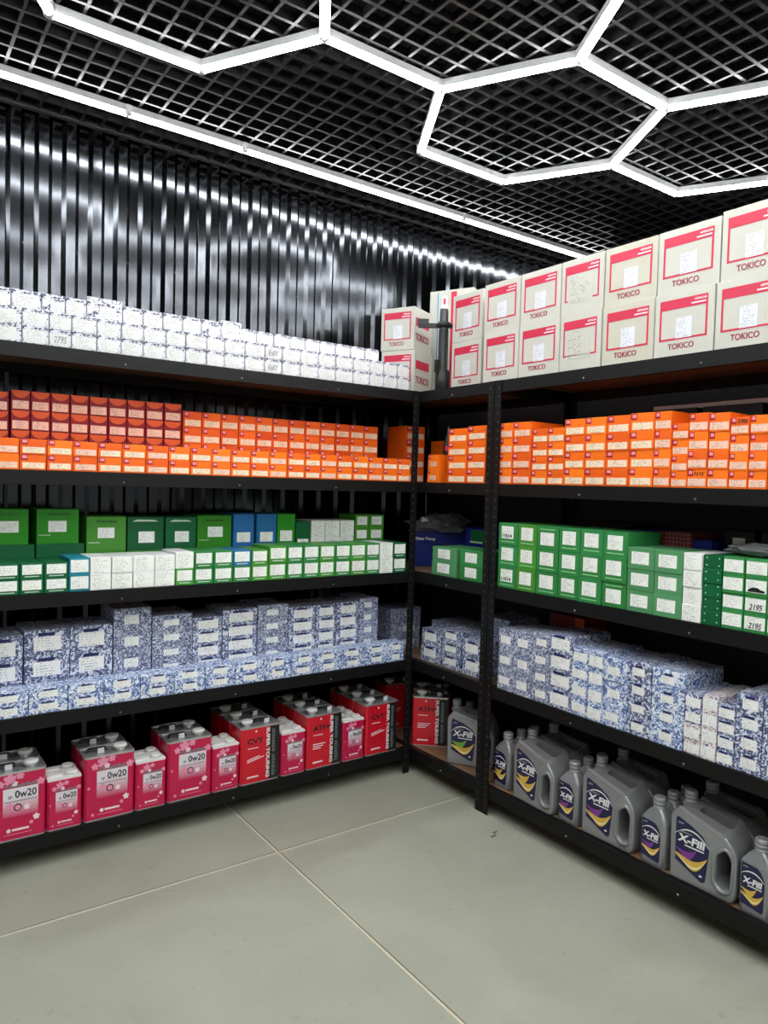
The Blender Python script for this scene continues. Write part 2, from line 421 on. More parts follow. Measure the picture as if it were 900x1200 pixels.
for k in range(-3, 3):
    for n in range(0, 5):
        c = C0+Vector((1.5*HS*k, -(0.866025*HS if k % 2 else 0)-n*1.7320508*HS))
        if c.y < -1.7 or c.x > 3.6 or c.x < -1.6: continue
        ring = [c+Vector((HS*math.cos(R(60*i)), HS*math.sin(R(60*i)))) for i in range(6)]
        for i in range(6):
            a, b2 = ring[i], ring[(i+1) % 6]
            kk = tuple(sorted((key(a), key(b2))))
            edges[kk] = (a, b2); verts[key(a)] = a
LT = HS-0.019
for a, b2 in edges.values():
    mid = (a+b2)/2-C0; d = b2-a
    t = ob('tube', tube_mesh(LT), hexl, (mid.x, mid.y, 0), math.atan2(d.y, d.x))
    ob('housing', house_mesh(LT), t)
for a in verts.values():
    ob('connector', conn_m, hexl, (a.x-C0.x, a.y-C0.y, 0))
YT = 3.082
lin = tag(empty('linear_light', (1.8, YT, TZ)), 'straight row of white LED tubes along the top of the corrugated wall', 'ceiling light')
xj = [-1.178, -0.667, 0.355-0.511*0-0.0, 0.867, 1.378, 2.691, 4.0]
for i in range(len(xj)-1):
    L = xj[i+1]-xj[i]-0.012
    t = ob('tube', tube_mesh(L), lin, ((xj[i]+xj[i+1])/2-1.8, 0, 0)); ob('housing', house_mesh(L), t)
for x in xj: ob('connector', conn_m, lin, (x-1.8, 0, 0))

# ------------------------------------------------------------------ racks
ZS = [1.920, 1.470, 1.021, 0.577, 0.127]      # deck tops
BH = 0.052
FR = {'L': ((0.0, 2.842, 0.0), 0.0), 'R': ((2.2395, 0.0, 0.0), -math.pi/2)}
def wpos(fr, s, y, z):
    o, a = FR[fr]
    return (o[0]+s*math.cos(a)-y*math.sin(a), o[1]+s*math.sin(a)+y*math.cos(a), z)
def post_mesh(mx, my):                        # corner angle; mx,my = +1/-1 direction of its flanges
    W, T = 0.038, 0.003
    mb = MB()
    xa, xb = (0, W) if mx > 0 else (-W, 0)
    ya, yb = (0, T) if my > 0 else (-T, 0)
    mb.box(xa, xb, ya, yb, 0, 1.9195)
    xa, xb = (0, T) if mx > 0 else (-T, 0)
    ya, yb = (T, W) if my > 0 else (-W, -T)
    mb.box(xa, xb, ya, yb, 0, 1.9195)
    return mb.mesh('post', 'black_steel')
def holes_mesh(mx):
    mb = MB(); z = 0.05
    while z < 1.9:
        c = mx*0.024; r = 0.0035
        mb.add([(c+r*math.cos(a*math.pi/3), -0.0006, z+r*1.3*math.sin(a*math.pi/3)) for a in range(6)], [tuple(range(6))])
        z += 0.0375
    return mb.mesh('perforation', 'hole')
bolt_m = MB().lathe([(0.0042, 0), (0.0042, 0.0015), (0.0025, 0.003)], 0, 0, 8).mesh('bolt', 'bolt_steel')
def rack(fr, s0, s1, label, depth=0.5, y0=0.0, bolts=()):
    L = s1-s0
    r = tag(empty('shelving_rack', wpos(fr, s0, y0, 0), FR[fr][1]), label, 'rack')
    for mx, xx in ((1, 0), (-1, L)):
        for my, yy in ((1, -0.003), (-1, depth)):
            p_ = ob('post', cached(('post', mx, my), lambda: post_mesh(mx, my)), r, (xx, yy, 0))
            if my > 0:
                h_ = ob('perforation', cached(('holes', mx), lambda: holes_mesh(mx)), p_); h_['kind'] = 'stuff'
    for z in ZS:
        for yy in (0.001, depth-0.031):
            bm_ = MB().box(0.004, L-0.004, yy, yy+0.030, z-BH, z-0.0005).mesh('beam', 'black_steel')
            o = ob('beam', bm_, r)
            if yy < 0.1:
                for bs in bolts:
                    q = ob('bolt', bolt_m, o, (bs-s0, 0.001, z-0.0375)); q.rotation_euler = (R(90), 0, 0)
        for xx in (0.004, L-0.034):
            ob('side_beam', MB().box(xx, xx+0.030, 0.032, depth-0.032, z-BH, z-0.012).mesh('side_beam', 'black_steel'), r)
        ob('deck', MB().box(0.005, L-0.005, 0.0313, depth-0.0313, z-0.011, z-0.0005).mesh('deck', 'plywood'), r)
    return r
rack('L', 0.324, 2.2345, 'black steel shelving rack along the corrugated wall, cans on its lowest shelf', 0.49, 0, (0.804, 1.283, 1.761))
rack('R', -3.335, -2.3145, 'short black steel rack standing in the corner beside the can rack', 0.5, 0, (-2.6,))
rack('R', -2.3105, -0.395, 'black steel shelving rack with grey oil jugs on its lowest shelf', 0.5, 0, (-1.834, -1.352, -0.87))

# ------------------------------------------------------------------ cartons
ORD = ['first','second','third','fourth','fifth','sixth','seventh','eighth','ninth','tenth','eleventh','twelfth','thirteenth',
       'fourteenth','fifteenth','sixteenth','seventeenth','eighteenth','nineteenth','twentieth','twenty-first','twenty-second','twenty-third','twenty-fourth']
LAY = ['bottom layer', 'second layer', 'third layer', 'fourth layer', 'fifth layer']
def carton(name, fr, s0, s1, y0, d, z0, h, mat, label, cat='box', group=None, yaw=None, jit=0.004):
    wd = round(s1-s0-0.0028, 3)
    yy = y0+random.uniform(0, jit)
    ya = R(random.uniform(-0.35, 0.35)) if yaw is None else R(yaw)
    hh = round(h-0.0008, 4)
    o = ob(name, box_mesh(wd, d, hh, mat), None, wpos(fr, s0+0.0014, yy, z0+0.0004), FR[fr][1]+ya)
    tag(o, label, cat, group)
    o['_w'] = wd; o['_h'] = hh
    return o
def part(o, name, me, x, z, y=0.0):
    return ob(name, me, o, (x, y-0.0001, z))
def sticker(o, mat, fx0, fx1, fz0, fz1, name='label'):
    W, H = o['_w'], o['_h']
    return part(o, name, plate(W*(fx1-fx0), H*(fz1-fz0), mat), W*fx0, H*fz0)

# --- top shelf of the can rack: small white printed boxes
B = [0.290,0.378,0.448,0.536,0.613,0.702,0.791,0.875,0.964,1.044,1.132,1.210,1.302,1.394,1.477,1.567,1.660,1.752,1.847,1.941,2.023,2.105,2.180]
B[0] = 0.362; B = [0.330]+B[2:]
n = len(B)-1
def white_box(o, wide=True):
    if wide: sticker(o, 'white_label', 0.06, 0.86 if random.random() < .7 else 0.95, 0.08, 0.80)
    else: sticker(o, 'white_label', 0.36, 0.82, 0.10, 0.62)
for i in range(n):
    for r_ in range(2):
        k = n-1-i
        dd = 0.085 if i >= n-2 else 0.16
        o = carton('parts_box', 'L', B[i], B[i+1], 0.012, dd, ZS[0]+r_*0.0615, 0.0615, 'white_print',
                   'small white printed box on top shelf, %s, %s from the corner' % (LAY[r_], ORD[k]), 'box', 'white boxes on the top shelf')
        white_box(o)
        if (i, r_) in ((2, 0), (12, 0), (12, 1)):
            part(o, 'lettering', text_mesh('2795' if i == 2 else 'EsllY', o['_w']*0.6, 0.024, 'ink_grey', 0, 0.2), o['_w']*0.2, 0.014, -0.0009)
B3 = [0.337,0.415,0.514,0.594,0.668,0.799,0.878,0.956,1.036,1.115,1.200,1.294,1.373,1.457,1.537,1.614,1.690,1.775,1.859,1.939,2.022]
n = len(B3)-1
for i in range(n):
    big = i in (4, 10)
    k = n-1-i
    o = carton('parts_box', 'L', B3[i], B3[i+1], 0.03 if i < 11 else 0.055, 0.13, ZS[0]+0.123, 0.082 if i == 4 else 0.076 if i == 10 else 0.066 if i < 11 else 0.060, 'white_print',
               'small white printed box on top shelf, third layer, %s from the corner' % ORD[k], 'box', 'white boxes on the top shelf')
    white_box(o, not (i in (2, 4, 9)))

# --- second shelf of the can rack: orange boxes
def orange_box(o, lab='cream_label', tall=False):
    W, H = o['_w'], o['_h']
    if tall: sticker(o, lab, 0.05, 0.95, 0.10, 0.50)
    else: sticker(o, lab, 0.10, 0.94, 0.09, 0.48)
    part(o, 'badge', plate(round(W*0.26, 3), round(H*0.34, 3), 'badge'), W*0.03, H*0.63)
B = [0.353,0.443,0.533,0.621,0.710,0.800,0.891,0.981,1.070,1.161,1.247,1.335,1.424,1.512,1.600,1.682,1.771,1.857,1.945,2.030,2.120,2.198]
n = len(B)-1
for i in range(n):
    for r_ in range(2):
        o = carton('orange_box', 'L', B[i], B[i+1], 0.008, 0.15, ZS[1]+r_*0.0555, 0.0555, 'orange_card',
                   'orange box on the can rack, front row, %s, %s from the corner post' % (LAY[r_], ORD[n-1-i]), 'box', 'orange boxes in the front row of the can rack')
        orange_box(o, 'cream_label' if i % 3 else 'pink_label')
B = [0.442,0.511,0.582,0.653,0.724,0.798,0.873,0.949,1.026,1.104]
arc = [(0.5+0.47*math.cos(a), 0.985+0.36*math.sin(a)) for a in [math.pi+math.pi*i/12 for i in range(13)]]
n = len(B)-1
for i in range(-1, n):
    a0, a1 = (B[i], B[i+1]) if i >= 0 else (0.358, 0.438)
    for r_ in range(4):
        zz, hh = ZS[1]+r_*0.0755, 0.0755
        if i < 0: zz, hh = ZS[1]+r_*0.073, 0.073
        o = carton('red_box', 'L', a0, a1, 0.208, 0.15, zz, hh, 'red_card',
                   'dark red box with orange arc behind orange row, %s, %s from the orange stacks' % (LAY[r_], ORD[n-1-i]), 'box', 'red boxes behind the orange row')
        W, H = o['_w'], o['_h']
        if r_ > 0:
            part(o, 'arc_print', poly_plate(('arc', W, H), [(W*p, H*q) for p, q in arc], 'arc_orange'), 0, 0)
            sticker(o, 'pink_label', 0.08, 0.92, 0.06, 0.48)
B = [1.110,1.196,1.282,1.367,1.453,1.537,1.622,1.710,1.793,1.880,1.964,2.049,2.138]
n = len(B)-1
for i in range(n):
    for r_ in range(4):
        o = carton('orange_box', 'L', B[i], B[i+1], 0.208, 0.15, ZS[1]+r_*0.0690, 0.0690, 'orange_deep',
                   'orange box on the can rack, rear row, %s, %s from its dark gap' % (LAY[r_], ORD[n-1-i]), 'box', 'orange boxes in the rear row of the can rack')
        if r_ > 0: orange_box(o, 'cream_label')

# --- third shelf of the can rack: filter boxes with paper labels
B = [0.368,0.447,0.528,0.612,0.687,0.766,0.847,0.932,1.015,1.094,1.178,1.265,1.350,1.431,1.521,1.604,1.688,1.773,1.859,1.947,2.028,2.108,2.190]
n = len(B)-1
def filter_box(o, kind):
    W, H = o['_w'], o['_h']
    if kind == 'white_card': sticker(o, 'paper_label', 0.03, 0.97, 0.05, 0.95)
    elif kind == 'teal_card': sticker(o, 'paper_label', 0.08, 0.95, 0.14, 0.90)
    else:
        sticker(o, 'paper_label', 0.09, 0.91, 0.26, 0.90)
        part(o, 'print_line', plate(round(W*0.62, 3), round(H*0.06, 4), 'line_pale'), W*0.19, H*0.10)
CNAME = {'green_card': 'green', 'green_mid': 'green', 'green_light': 'light green', 'green_dark': 'dark green', 'teal_card': 'teal', 'white_card': 'white', 'blue_card': 'blue', 'green_bright': 'bright green'}
for i in range(n):
    hh = 0.056 if i < 3 else 0.0625 if i < 8 else 0.0675 if i < 13 else 0.0735
    for r_ in range(2):
        kd = 'green_dark' if i < 3 else 'teal_card' if i == 3 else 'white_card' if i < 8 or i == 20 else 'green_card'
        if i in (8, 12, 13, 16, 18): kd = 'green_light'
        if i in (9, 14, 17): kd = 'green_card'
        if i == 21: kd = 'green_dark'
        if i == 11 and r_ == 1: kd = 'blue_card'
        if i == 8 and r_ == 1: kd = 'white_card'
        o = carton('filter_box', 'L', B[i], B[i+1], 0.008, 0.17, ZS[2]+r_*hh, hh, kd,
                   'small %s box, white label, %s, %s from the corner post, can rack' % (CNAME[kd], LAY[r_], ORD[n-1-i]), 'box', 'labelled boxes in the front row of the can rack')
        filter_box(o, kd)
def tall_box(fr, s0, s1, y0, d, z0, h, mat, label, lab=(0.3, 0.72, 0.42, 0.74), pump=False, line=True, logo=False, name='pump_box'):
    o = carton(name, fr, s0, s1, y0, d, z0, h, mat, label, 'box', 'larger boxes behind the labelled row', None, 0.002)
    W, H = o['_w'], o['_h']
    if lab: sticker(o, 'paper_label', *lab)
    if pump: part(o, 'lettering', text_mesh('Water Pump', round(W*0.52, 3), round(H*0.10, 3), 'ink_black', 0.0), W*0.24, H*0.80)
    if line: part(o, 'print_line', plate(round(W*0.28, 3), 0.003, 'line_pale'), W*0.05, H*0.24)
    if logo: part(o, 'print_line', poly_plate(('logo', W), [(0, 0), (W*0.72, 0), (W*0.6, 0.007), (W*0.15, 0.009), (W*0.07, 0.006)], 'line_pale'), W*0.13, H*(0.42 if h > 0.15 else 0.86))
    return o
yb = 0.208; zt = ZS[2]
tall_box('L', 0.345, 0.530, yb-0.005, 0.2, zt, 0.163, 'green_dark', 'wide dark green box under a bright green pump box by the rack end', None, False, False, True)
tall_box('L', 0.533, 0.712, yb-0.005, 0.2, zt, 0.163, 'green_dark', 'wide dark green box between its twin and the tallest bright green box', None, False, False, True)
tall_box('L', 0.350, 0.509, yb, 0.18, zt+0.163, 0.137, 'green_bright', 'bright green pump box with white label, nearest the rack end', (0.3, 0.78, 0.34, 0.66), True)
tall_box('L', 0.535, 0.692, yb, 0.18, zt+0.163, 0.137, 'green_bright', 'bright green pump box on the dark green box, gaps at both sides', (0.27, 0.70, 0.34, 0.66), True)
tall_box('L', 0.718, 0.876, yb, 0.19, zt+0.128, 0.142, 'green_light', 'light green pump box beside two dark green logo boxes', (0.28, 0.70, 0.38, 0.68), True)
tall_box('L', 0.716, 0.876, yb-0.002, 0.2, zt, 0.128, 'green_light', 'light green box beneath the light green pump box', None, False, True)
tall_box('L', 0.880, 1.034, yb, 0.19, zt+0.128, 0.140, 'green_dark', 'dark green logo box standing on a light green box', (0.30, 0.74, 0.22, 0.56), False, False, True)
tall_box('L', 0.880, 1.036, yb-0.002, 0.2, zt, 0.128, 'green_light', 'light green box beneath the dark green logo box', None, False, True)
tall_box('L', 1.040, 1.178, yb, 0.19, zt+0.128, 0.138, 'green_dark', 'dark green logo box beside the bright green box next to blue ones', (0.30, 0.76, 0.22, 0.56), False, False, True)
tall_box('L', 1.040, 1.178, yb-0.002, 0.2, zt, 0.128, 'green_dark', 'dark green box beneath the second dark green logo box', None, False, False)
tall_box('L', 1.181, 1.343, yb, 0.19, zt+0.128, 0.145, 'green_bright', 'bright green pump box beside the two blue upright boxes', (0.30, 0.74, 0.34, 0.66), True)
tall_box('L', 1.181, 1.343, yb-0.002, 0.2, zt, 0.128, 'green_bright', 'bright green box beneath the pump box beside the blue boxes', None, False, False)
tall_box('L', 1.350, 1.454, yb, 0.19, zt, 0.280, 'blue_card', 'blue upright box beside the bright green pump box', (0.18, 0.82, 0.54, 0.70), False, False)
tall_box('L', 1.465, 1.569, yb, 0.19, zt, 0.280, 'blue_card', 'blue upright box beside the tall green upright box', (0.18, 0.82, 0.54, 0.70), False, False)
tall_box('L', 1.572, 1.668, yb, 0.19, zt, 0.280, 'green_bright', 'tall green upright box beside the blue upright box', (0.16, 0.84, 0.54, 0.72), False, False)
tall_box('L', 1.671, 1.752, yb, 0.17, zt, 0.242, 'green_dark', 'shorter green upright box beside the three white boxes', (0.12, 0.88, 0.36, 0.66), False, False)
for i, (a0, a1) in enumerate(((1.756, 1.836), (1.836, 1.922), (1.922, 2.007))):
    for r_ in range(3):
        o = carton('filter_box', 'L', a0, a1, yb, 0.16, zt+r_*0.0825, 0.0825, 'white_card',
                   'white box behind the green labelled row, %s, %s from the green pair' % (LAY[r_], ORD[2-i]), 'box', 'white boxes behind the labelled row')
        if r_ > 0: sticker(o, 'paper_label', 0.04, 0.96, 0.05, 0.95)
for i, (a0, a1) in enumerate(((2.010, 2.097), (2.098, 2.190))):
    for r_ in range(4):
        o = carton('filter_box', 'L', a0, a1, yb, 0.16, zt+r_*0.069, 0.069, 'green_light',
                   'olive green box behind the labelled row, %s, %s from the corner' % (LAY[r_], ORD[1-i]), 'box', 'olive green boxes behind the labelled row')
        if r_ > 1: sticker(o, 'paper_label', 0.14, 0.84, 0.24, 0.86)

# --- fourth shelf of the can rack: blue printed boxes
def blue_box(o, fx=(0.30, 0.78), fz=(0.28, 0.78), tab=True):
    W, H = o['_w'], o['_h']
    sticker(o, 'blue_label', fx[0], fx[1], fz[0], fz[1])
    if tab: part(o, 'print_tab', plate(round(W*(fx[1]-fx[0])*0.6, 3), round(H*0.13, 4), 'navy_tab'), W*(fx[0]+0.10), H*(fz[1]+0.02))
B = [0.345,0.480,0.615,0.744,0.882,1.019,1.150,1.285,1.421,1.552,1.685,1.814,1.955,2.092,2.192]
n = len(B)-1
for i in range(n):
    for r_ in range(2):
        o = carton('blue_box', 'L', B[i], B[i+1], 0.008, 0.088, ZS[3]+r_*0.0465, 0.0465, 'blue_print_light',
                   'flat blue and white printed box, front row, %s, %s from the corner post' % (LAY[r_], ORD[n-1-i]), 'box', 'blue printed boxes in the front row of the can rack')
        blue_box(o, (0.26+random.uniform(-.04, .04), 0.74), (0.24, 0.76))
# columns behind: start, end, top, layers, label band
BC = [(0.352,0.476,0.855,3),(0.478,0.640,0.868,3),(0.640,0.800,0.868,3),(0.802,0.955,0.926,4),(0.957,1.130,0.885,5),(1.131,1.262,0.862,5),(1.264,1.430,0.884,5),
      (1.432,1.586,0.892,5),(1.588,1.731,0.872,5),(1.732,1.846,0.872,5),(1.848,1.976,0.875,5),(1.978,2.095,0.886,5)]
for i, (a0, a1, top, nl) in enumerate(BC):
    h = (top-ZS[3])/nl
    big = nl == 3
    for r_ in range(nl):
        fine = i in (3, 4, 7, 11)
        o = carton('blue_box', 'L', a0, a1, 0.104, 0.2, ZS[3]+r_*h, h, 'blue_print' if not fine else 'blue_print_fine',
                   'dark blue printed box, rear row, %s, %s column from the corner gap' % (LAY[r_], ORD[len(BC)-1-i]), 'box', 'blue printed boxes in the rear row of the can rack')
        if fine: blue_box(o, (0.28, 0.66), (0.24, 0.66), False)
        elif big: blue_box(o, (0.20, 0.80), (0.18, 0.74))
        else: blue_box(o, (0.18, 0.88), (0.10, 0.74))

# ------------------------------------------------------------------ tins on the lowest shelf
def flower(key_, r, n=5):
    pts = []
    for i in range(n*6):
        a = 2*math.pi*i/(n*6); rr = r*(0.55+0.45*abs(math.cos(a*n/2)))
        if i % 6 == 0: rr = r*0.86
        pts.append((rr*math.sin(a)*-1, rr*math.cos(a)))
    return pts
def fl(o, x, z, r, mat, y=-0.0009):
    return part(o, 'petal_print', poly_plate(('fl', round(r, 4)), flower(0, r), mat, 0.0006), x, z, y)
def tin_body(w_, d, h, mat):
    def mk():
        mb = MB(); c = 0.008
        pl = [(c, 0), (w_-c, 0), (w_, c), (w_, d-c), (w_-c, d), (c, d), (0, d-c), (0, c)]
        v = [(x, y, z) for z in (0, h) for x, y in pl]
        f = [tuple(range(7, -1, -1)), tuple(range(8, 16))]+[(i, (i+1) % 8, (i+1) % 8+8, i+8) for i in range(8)]
        return mb.add(v, f).mesh('body', mat)
    return cached(('tin', w_, d, h, mat), mk)
def tin_rim(w_, d, z0, z1, t=0.003):
    def mk():
        mb = MB(); c = 0.008; o_ = 0.0012
        def ring(e):
            return [(c, -e), (w_-c, -e), (w_+e, c), (w_+e, d-c), (w_-c, d+e), (c, d+e), (-e, d-c), (-e, c)]
        v = [(x, y, z) for z in (z0, z1) for e in (o_, -t) for x, y in ring(e)]
        f = []
        for i in range(8):
            j = (i+1) % 8
            f += [(i, j, 16+j, 16+i), (8+j, 8+i, 24+i, 24+j), (16+i, 16+j, 24+j, 24+i), (8+i, 8+j, j, i)]
        return mb.add(v, f).mesh('rim', 'tin')
    return cached(('rim', w_, d, z0, z1), mk)
def handle_mesh(L):
    def mk():
        mb = MB(); pts = [(0, 0), (0.006, 0.014), (L-0.006, 0.014), (L, 0)]
        for (xa, za), (xb, zb) in zip(pts, pts[1:]):
            dx, dz = xb-xa, zb-za; l = math.hypot(dx, dz); nx, nz = -dz/l*0.0022, dx/l*0.0022
            mb.add([(xa+nx, y, za+nz) for y in (-0.006, 0.006)]+[(xb+nx, y, zb+nz) for y in (-0.006, 0.006)]+[(xa-nx, y, za-nz) for y in (-0.006, 0.006)]+[(xb-nx, y, zb-nz) for y in (-0.006, 0.006)],
                   [(0,1,3,2),(4,6,7,5),(0,2,6,4),(1,5,7,3),(0,4,5,1),(2,3,7,6)])
        return mb.mesh('handle', 'rubber_black')
    return cached(('handle', L), mk)
cap_m = MB().lathe([(0.022, 0), (0.022, 0.005), (0.0265, 0.006), (0.0265, 0.013), (0.022, 0.016), (0.010, 0.017)], 0, 0, 20).mesh('cap', 'cap_white')
cap_s = MB().lathe([(0.019, 0), (0.019, 0.003), (0.022, 0.004), (0.022, 0.009), (0.018, 0.012)], 0, 0, 18).mesh('cap', 'cap_white')
dome_m = MB().lathe([(0.020, 0), (0.020, 0.006), (0.014, 0.010)], 0, 0, 18).mesh('spout_base', 'tin')
def big_tin(fr, s, y, z, kind, label, group, yaw=0.0, word=None, world=None):
    w_, d, h = 0.187, 0.112, 0.252
    pos = world[0] if world else wpos(fr, s, y, z)
    rz = world[1] if world else FR[fr][1]+R(yaw)
    o = tag(empty('oil_tin', pos, rz), label, 'oil can', group)
    red = kind == 'red'
    ob('body', tin_body(w_, d, h-0.006, 'can_red' if red else 'can_pink'), o)
    ob('rim', tin_rim(w_, d, h-0.008, h), o); ob('rim', tin_rim(w_, d, 0.0, 0.005), o)
    ob('top_plate', cached(('tp', w_), lambda: MB().box(0.004, w_-0.004, 0.004, d-0.004, h-0.0062, h-0.0045).mesh('top_plate', 'tin')), o)
    cx = 0.045 if red else w_-0.045
    ob('spout_base', dome_m, o, (cx, 0.042, h-0.004)); ob('cap', cap_m, o, (cx, 0.042, h+0.004))
    hx = 0.085 if red else 0.020
    ob('handle', handle_mesh(0.075), o, (hx, 0.062, h-0.004))
    tgx = 0.125 if red else 0.055
    tg = ob('hang_tag', cached('tagm', lambda: MB().box(0, 0.024, 0, 0.002, 0, 0.020).mesh('hang_tag', 'ship_label')), o, (tgx, 0.034, h-0.003))
    if red:
        part(o, 'stripe', plate(0.050, h-0.016, 'can_black'), w_-0.054, 0.006)
        t = part(o, 'lettering', text_mesh('SUPER TOURING', h-0.030, 0.017, 'ink_white', 0.03), w_-0.067, h-0.014, -0.0009); t.rotation_euler = (0, R(90), 0)
        # grey script band whose letters cannot be read: a row of uneven strokes
        def script():
            mb = MB(); rr = random.Random(3); zz = 0.02
            while zz < h-0.03:
                l = rr.uniform(0.006, 0.013)
                if not 0.115 < zz < 0.122:
                    hh_ = 0.017 if rr.random() < 0.3 else 0.012
                    mb.box(0.0, hh_, -0.0006, 0, zz, zz+l*0.35); mb.box(0.0, 0.004, -0.0006, 0, zz+l*0.35, zz+l*0.8); mb.box(hh_-0.004, hh_, -0.0006, 0, zz+l*0.35, zz+l*0.6)
                zz += l
            return mb.mesh('script_print', 'ink_grey')
        sc_ = part(o, 'script_print', cached('script', script), w_-0.038, 0.0, -0.0009)
        if word:
            part(o, 'lettering', text_mesh(word, 0.075 if len(word) < 4 else 0.088, 0.024, 'ink_black', 0.025), 0.030, 0.176, -0.0001)
        part(o, 'print_line', plate(0.05, 0.0035, 'petal_white'), 0.032, 0.155)
        if word == 'CVT':
            for q in (0, 1):
                l_ = part(o, 'print_line', plate(0.062+0.02*q, 0.004, 'petal_white'), 0.030, 0.104-0.009*q); l_.rotation_euler = (0, R(-12), 0)
        else:
            for q in range(3): part(o, 'print_line', plate(0.066-0.012*q, 0.004, 'petal_white'), 0.030, 0.112-0.010*q)
        part(o, 'maker_mark', plate(0.05, 0.007, 'petal_white'), 0.034, 0.026); fl(o, 0.034, 0.029, 0.0055, 'petal_white')
        fl(o, 0.070, h-0.022, 0.006, 'petal_white')
    else:
        pk(o, w_, h, 1.0, word)
    return o
def pk(o, w_, h, k, word):
    X, Z = w_, h
    part(o, 'label_panel', plate(round(X*0.62, 4), round(Z*0.42, 4), 'can_panel'), X*0.24, Z*0.34)
    part(o, 'lettering', text_mesh(word or '0w20', round(X*0.38, 4), round(Z*0.105, 4), 'ink_black', 0.012), X*0.45, Z*0.615, -0.0009)
    part(o, 'lettering', text_mesh('SP', round(X*0.07, 4), round(Z*0.04, 4), 'ink_grey', 0.02), X*0.33, Z*0.615, -0.0009)
    part(o, 'print_line', plate(round(X*0.58, 4), 0.0022*k, 'ink_grey'), X*0.26, Z*0.565, -0.0009)
    part(o, 'title_print', cached(('title', round(X, 3)), lambda: title(X)), X*0.27, Z*0.765, -0.0004)
    ring = [(0.0135*k*math.cos(2*math.pi*i/16), 0.0135*k*math.sin(2*math.pi*i/16)) for i in range(16)]
    part(o, 'seal_print', poly_plate(('seal', k), ring, 'can_black', 0.0006), X*0.50, Z*0.475, -0.0009)
    part(o, 'seal_print', poly_plate(('seal2', k), [(a*0.72, b_*0.72) for a, b_ in ring], 'petal', 0.0006), X*0.50, Z*0.475, -0.0016)
    for fx, fz, r, mm in ((0.66, 0.46, 0.012, 'petal_white'), (0.36, 0.90, 0.024, 'petal'), (0.54, 0.93, 0.015, 'petal'), (0.90, 0.80, 0.024, 'petal'), (0.20, 0.84, 0.015, 'petal'),
                          (0.83, 0.29, 0.013, 'petal_white'), (0.74, 0.22, 0.008, 'petal'), (0.36, 0.50, 0.016, 'petal'), (0.34, 0.15, 0.009, 'petal_white'), (0.16, 0.10, 0.007, 'petal'), (0.44, 0.83, 0.012, 'petal_white'), (0.08, 0.52, 0.006, 'petal')):
        x_, z_, r_ = X*fx, Z*fz, r*k
        if x_-r_ < 0.002 or x_+r_ > X-0.002: r_ = min(x_, X-x_)-0.003
        fl(o, x_, z_, r_, mm)
    part(o, 'maker_mark', plate(round(X*0.30, 4), round(Z*0.03, 4), 'petal_white'), X*0.40, Z*0.135)
    part(o, 'print_line', plate(round(X*0.50, 4), 0.0018*k, 'petal'), X*0.26, Z*0.085)
def title(X):
    mb = MB(); rr = random.Random(5); x = 0
    while x < X*0.56:
        l = X*rr.uniform(0.02, 0.04); hh = X*rr.uniform(0.05, 0.085)
        mb.box(x, x+l*0.42, -0.0007, 0, 0, hh); mb.box(x+l*0.42, x+l*0.85, -0.0007, 0, hh*rr.uniform(0, .7), hh*0.8)
        x += l
    return mb.mesh('title_print', 'ink_grey')
def small_tin(fr, s, y, z, label, group, word='0w20', yaw=0):
    w_, d, h = 0.122, 0.066, 0.187
    o = tag(empty('small_oil_tin', wpos(fr, s, y, z), FR[fr][1]+R(yaw)), label, 'oil can', group)
    ob('body', tin_body(w_, d, h-0.001, 'can_pink'), o)
    ob('rim', tin_rim(w_, d, 0.0, 0.004), o)
    ob('top_plate', cached('stp', lambda: MB().box(0.002, w_-0.002, 0.002, d-0.002, h-0.001, h+0.007).mesh('top_plate', 'cap_white')), o)
    ob('handle', cached('shn', lambda: MB().box(0.006, 0.058, 0.022, 0.040, h+0.007, h+0.013).mesh('handle', 'cap_white')), o)
    ob('cap', cap_s, o, (w_-0.032, 0.033, h+0.007))
    pk(o, w_, h, 0.66, word)
    return o
z5 = ZS[4]+0.0004
def depth_word(q): return ('front row', 'second row', 'third row')[q]
layout = [('pink', 0.354, None), ('small', 0.546, '0w20'), ('pink', 0.677, '0w20'), ('small', 0.870, '0w20'), ('pink', 1.000, '0w20'), ('small', 1.191, '0w20'),
          ('red', 1.319, 'CVT'), ('small', 1.517, '0w20'), ('red', 1.648, 'ATF+'), ('small', 1.843, '0w20'), ('red', 1.975, 'CVT')]
cnt = {'pink': 0, 'small': 0, 'red': 0}
tot = {'pink': 3, 'small': 5, 'red': 3}
for kd, s, word in layout:
    cnt[kd] += 1
    k = tot[kd]-cnt[kd]
    if kd == 'small':
        for q in range(2 if s < 1.4 else 3):
            small_tin('L', s, 0.010+q*0.070, z5, 'small pink flowered oil tin, %s, %s from the corner post' % (depth_word(q), ORD[k]), 'small pink tins on the can rack', word)
    else:
        for q in range(2 if kd == 'pink' else 3):
            nm = 'large pink flowered oil tin' if kd == 'pink' else 'red %s tin with black stripe' % word
            big_tin('L', s, 0.010+q*0.118, z5, kd, '%s, %s, %s big tin from the post' % (nm, depth_word(q), ORD[k+(3 if kd == 'pink' else 0)]), 'large tins on the can rack', random.uniform(-.4, .4), word)

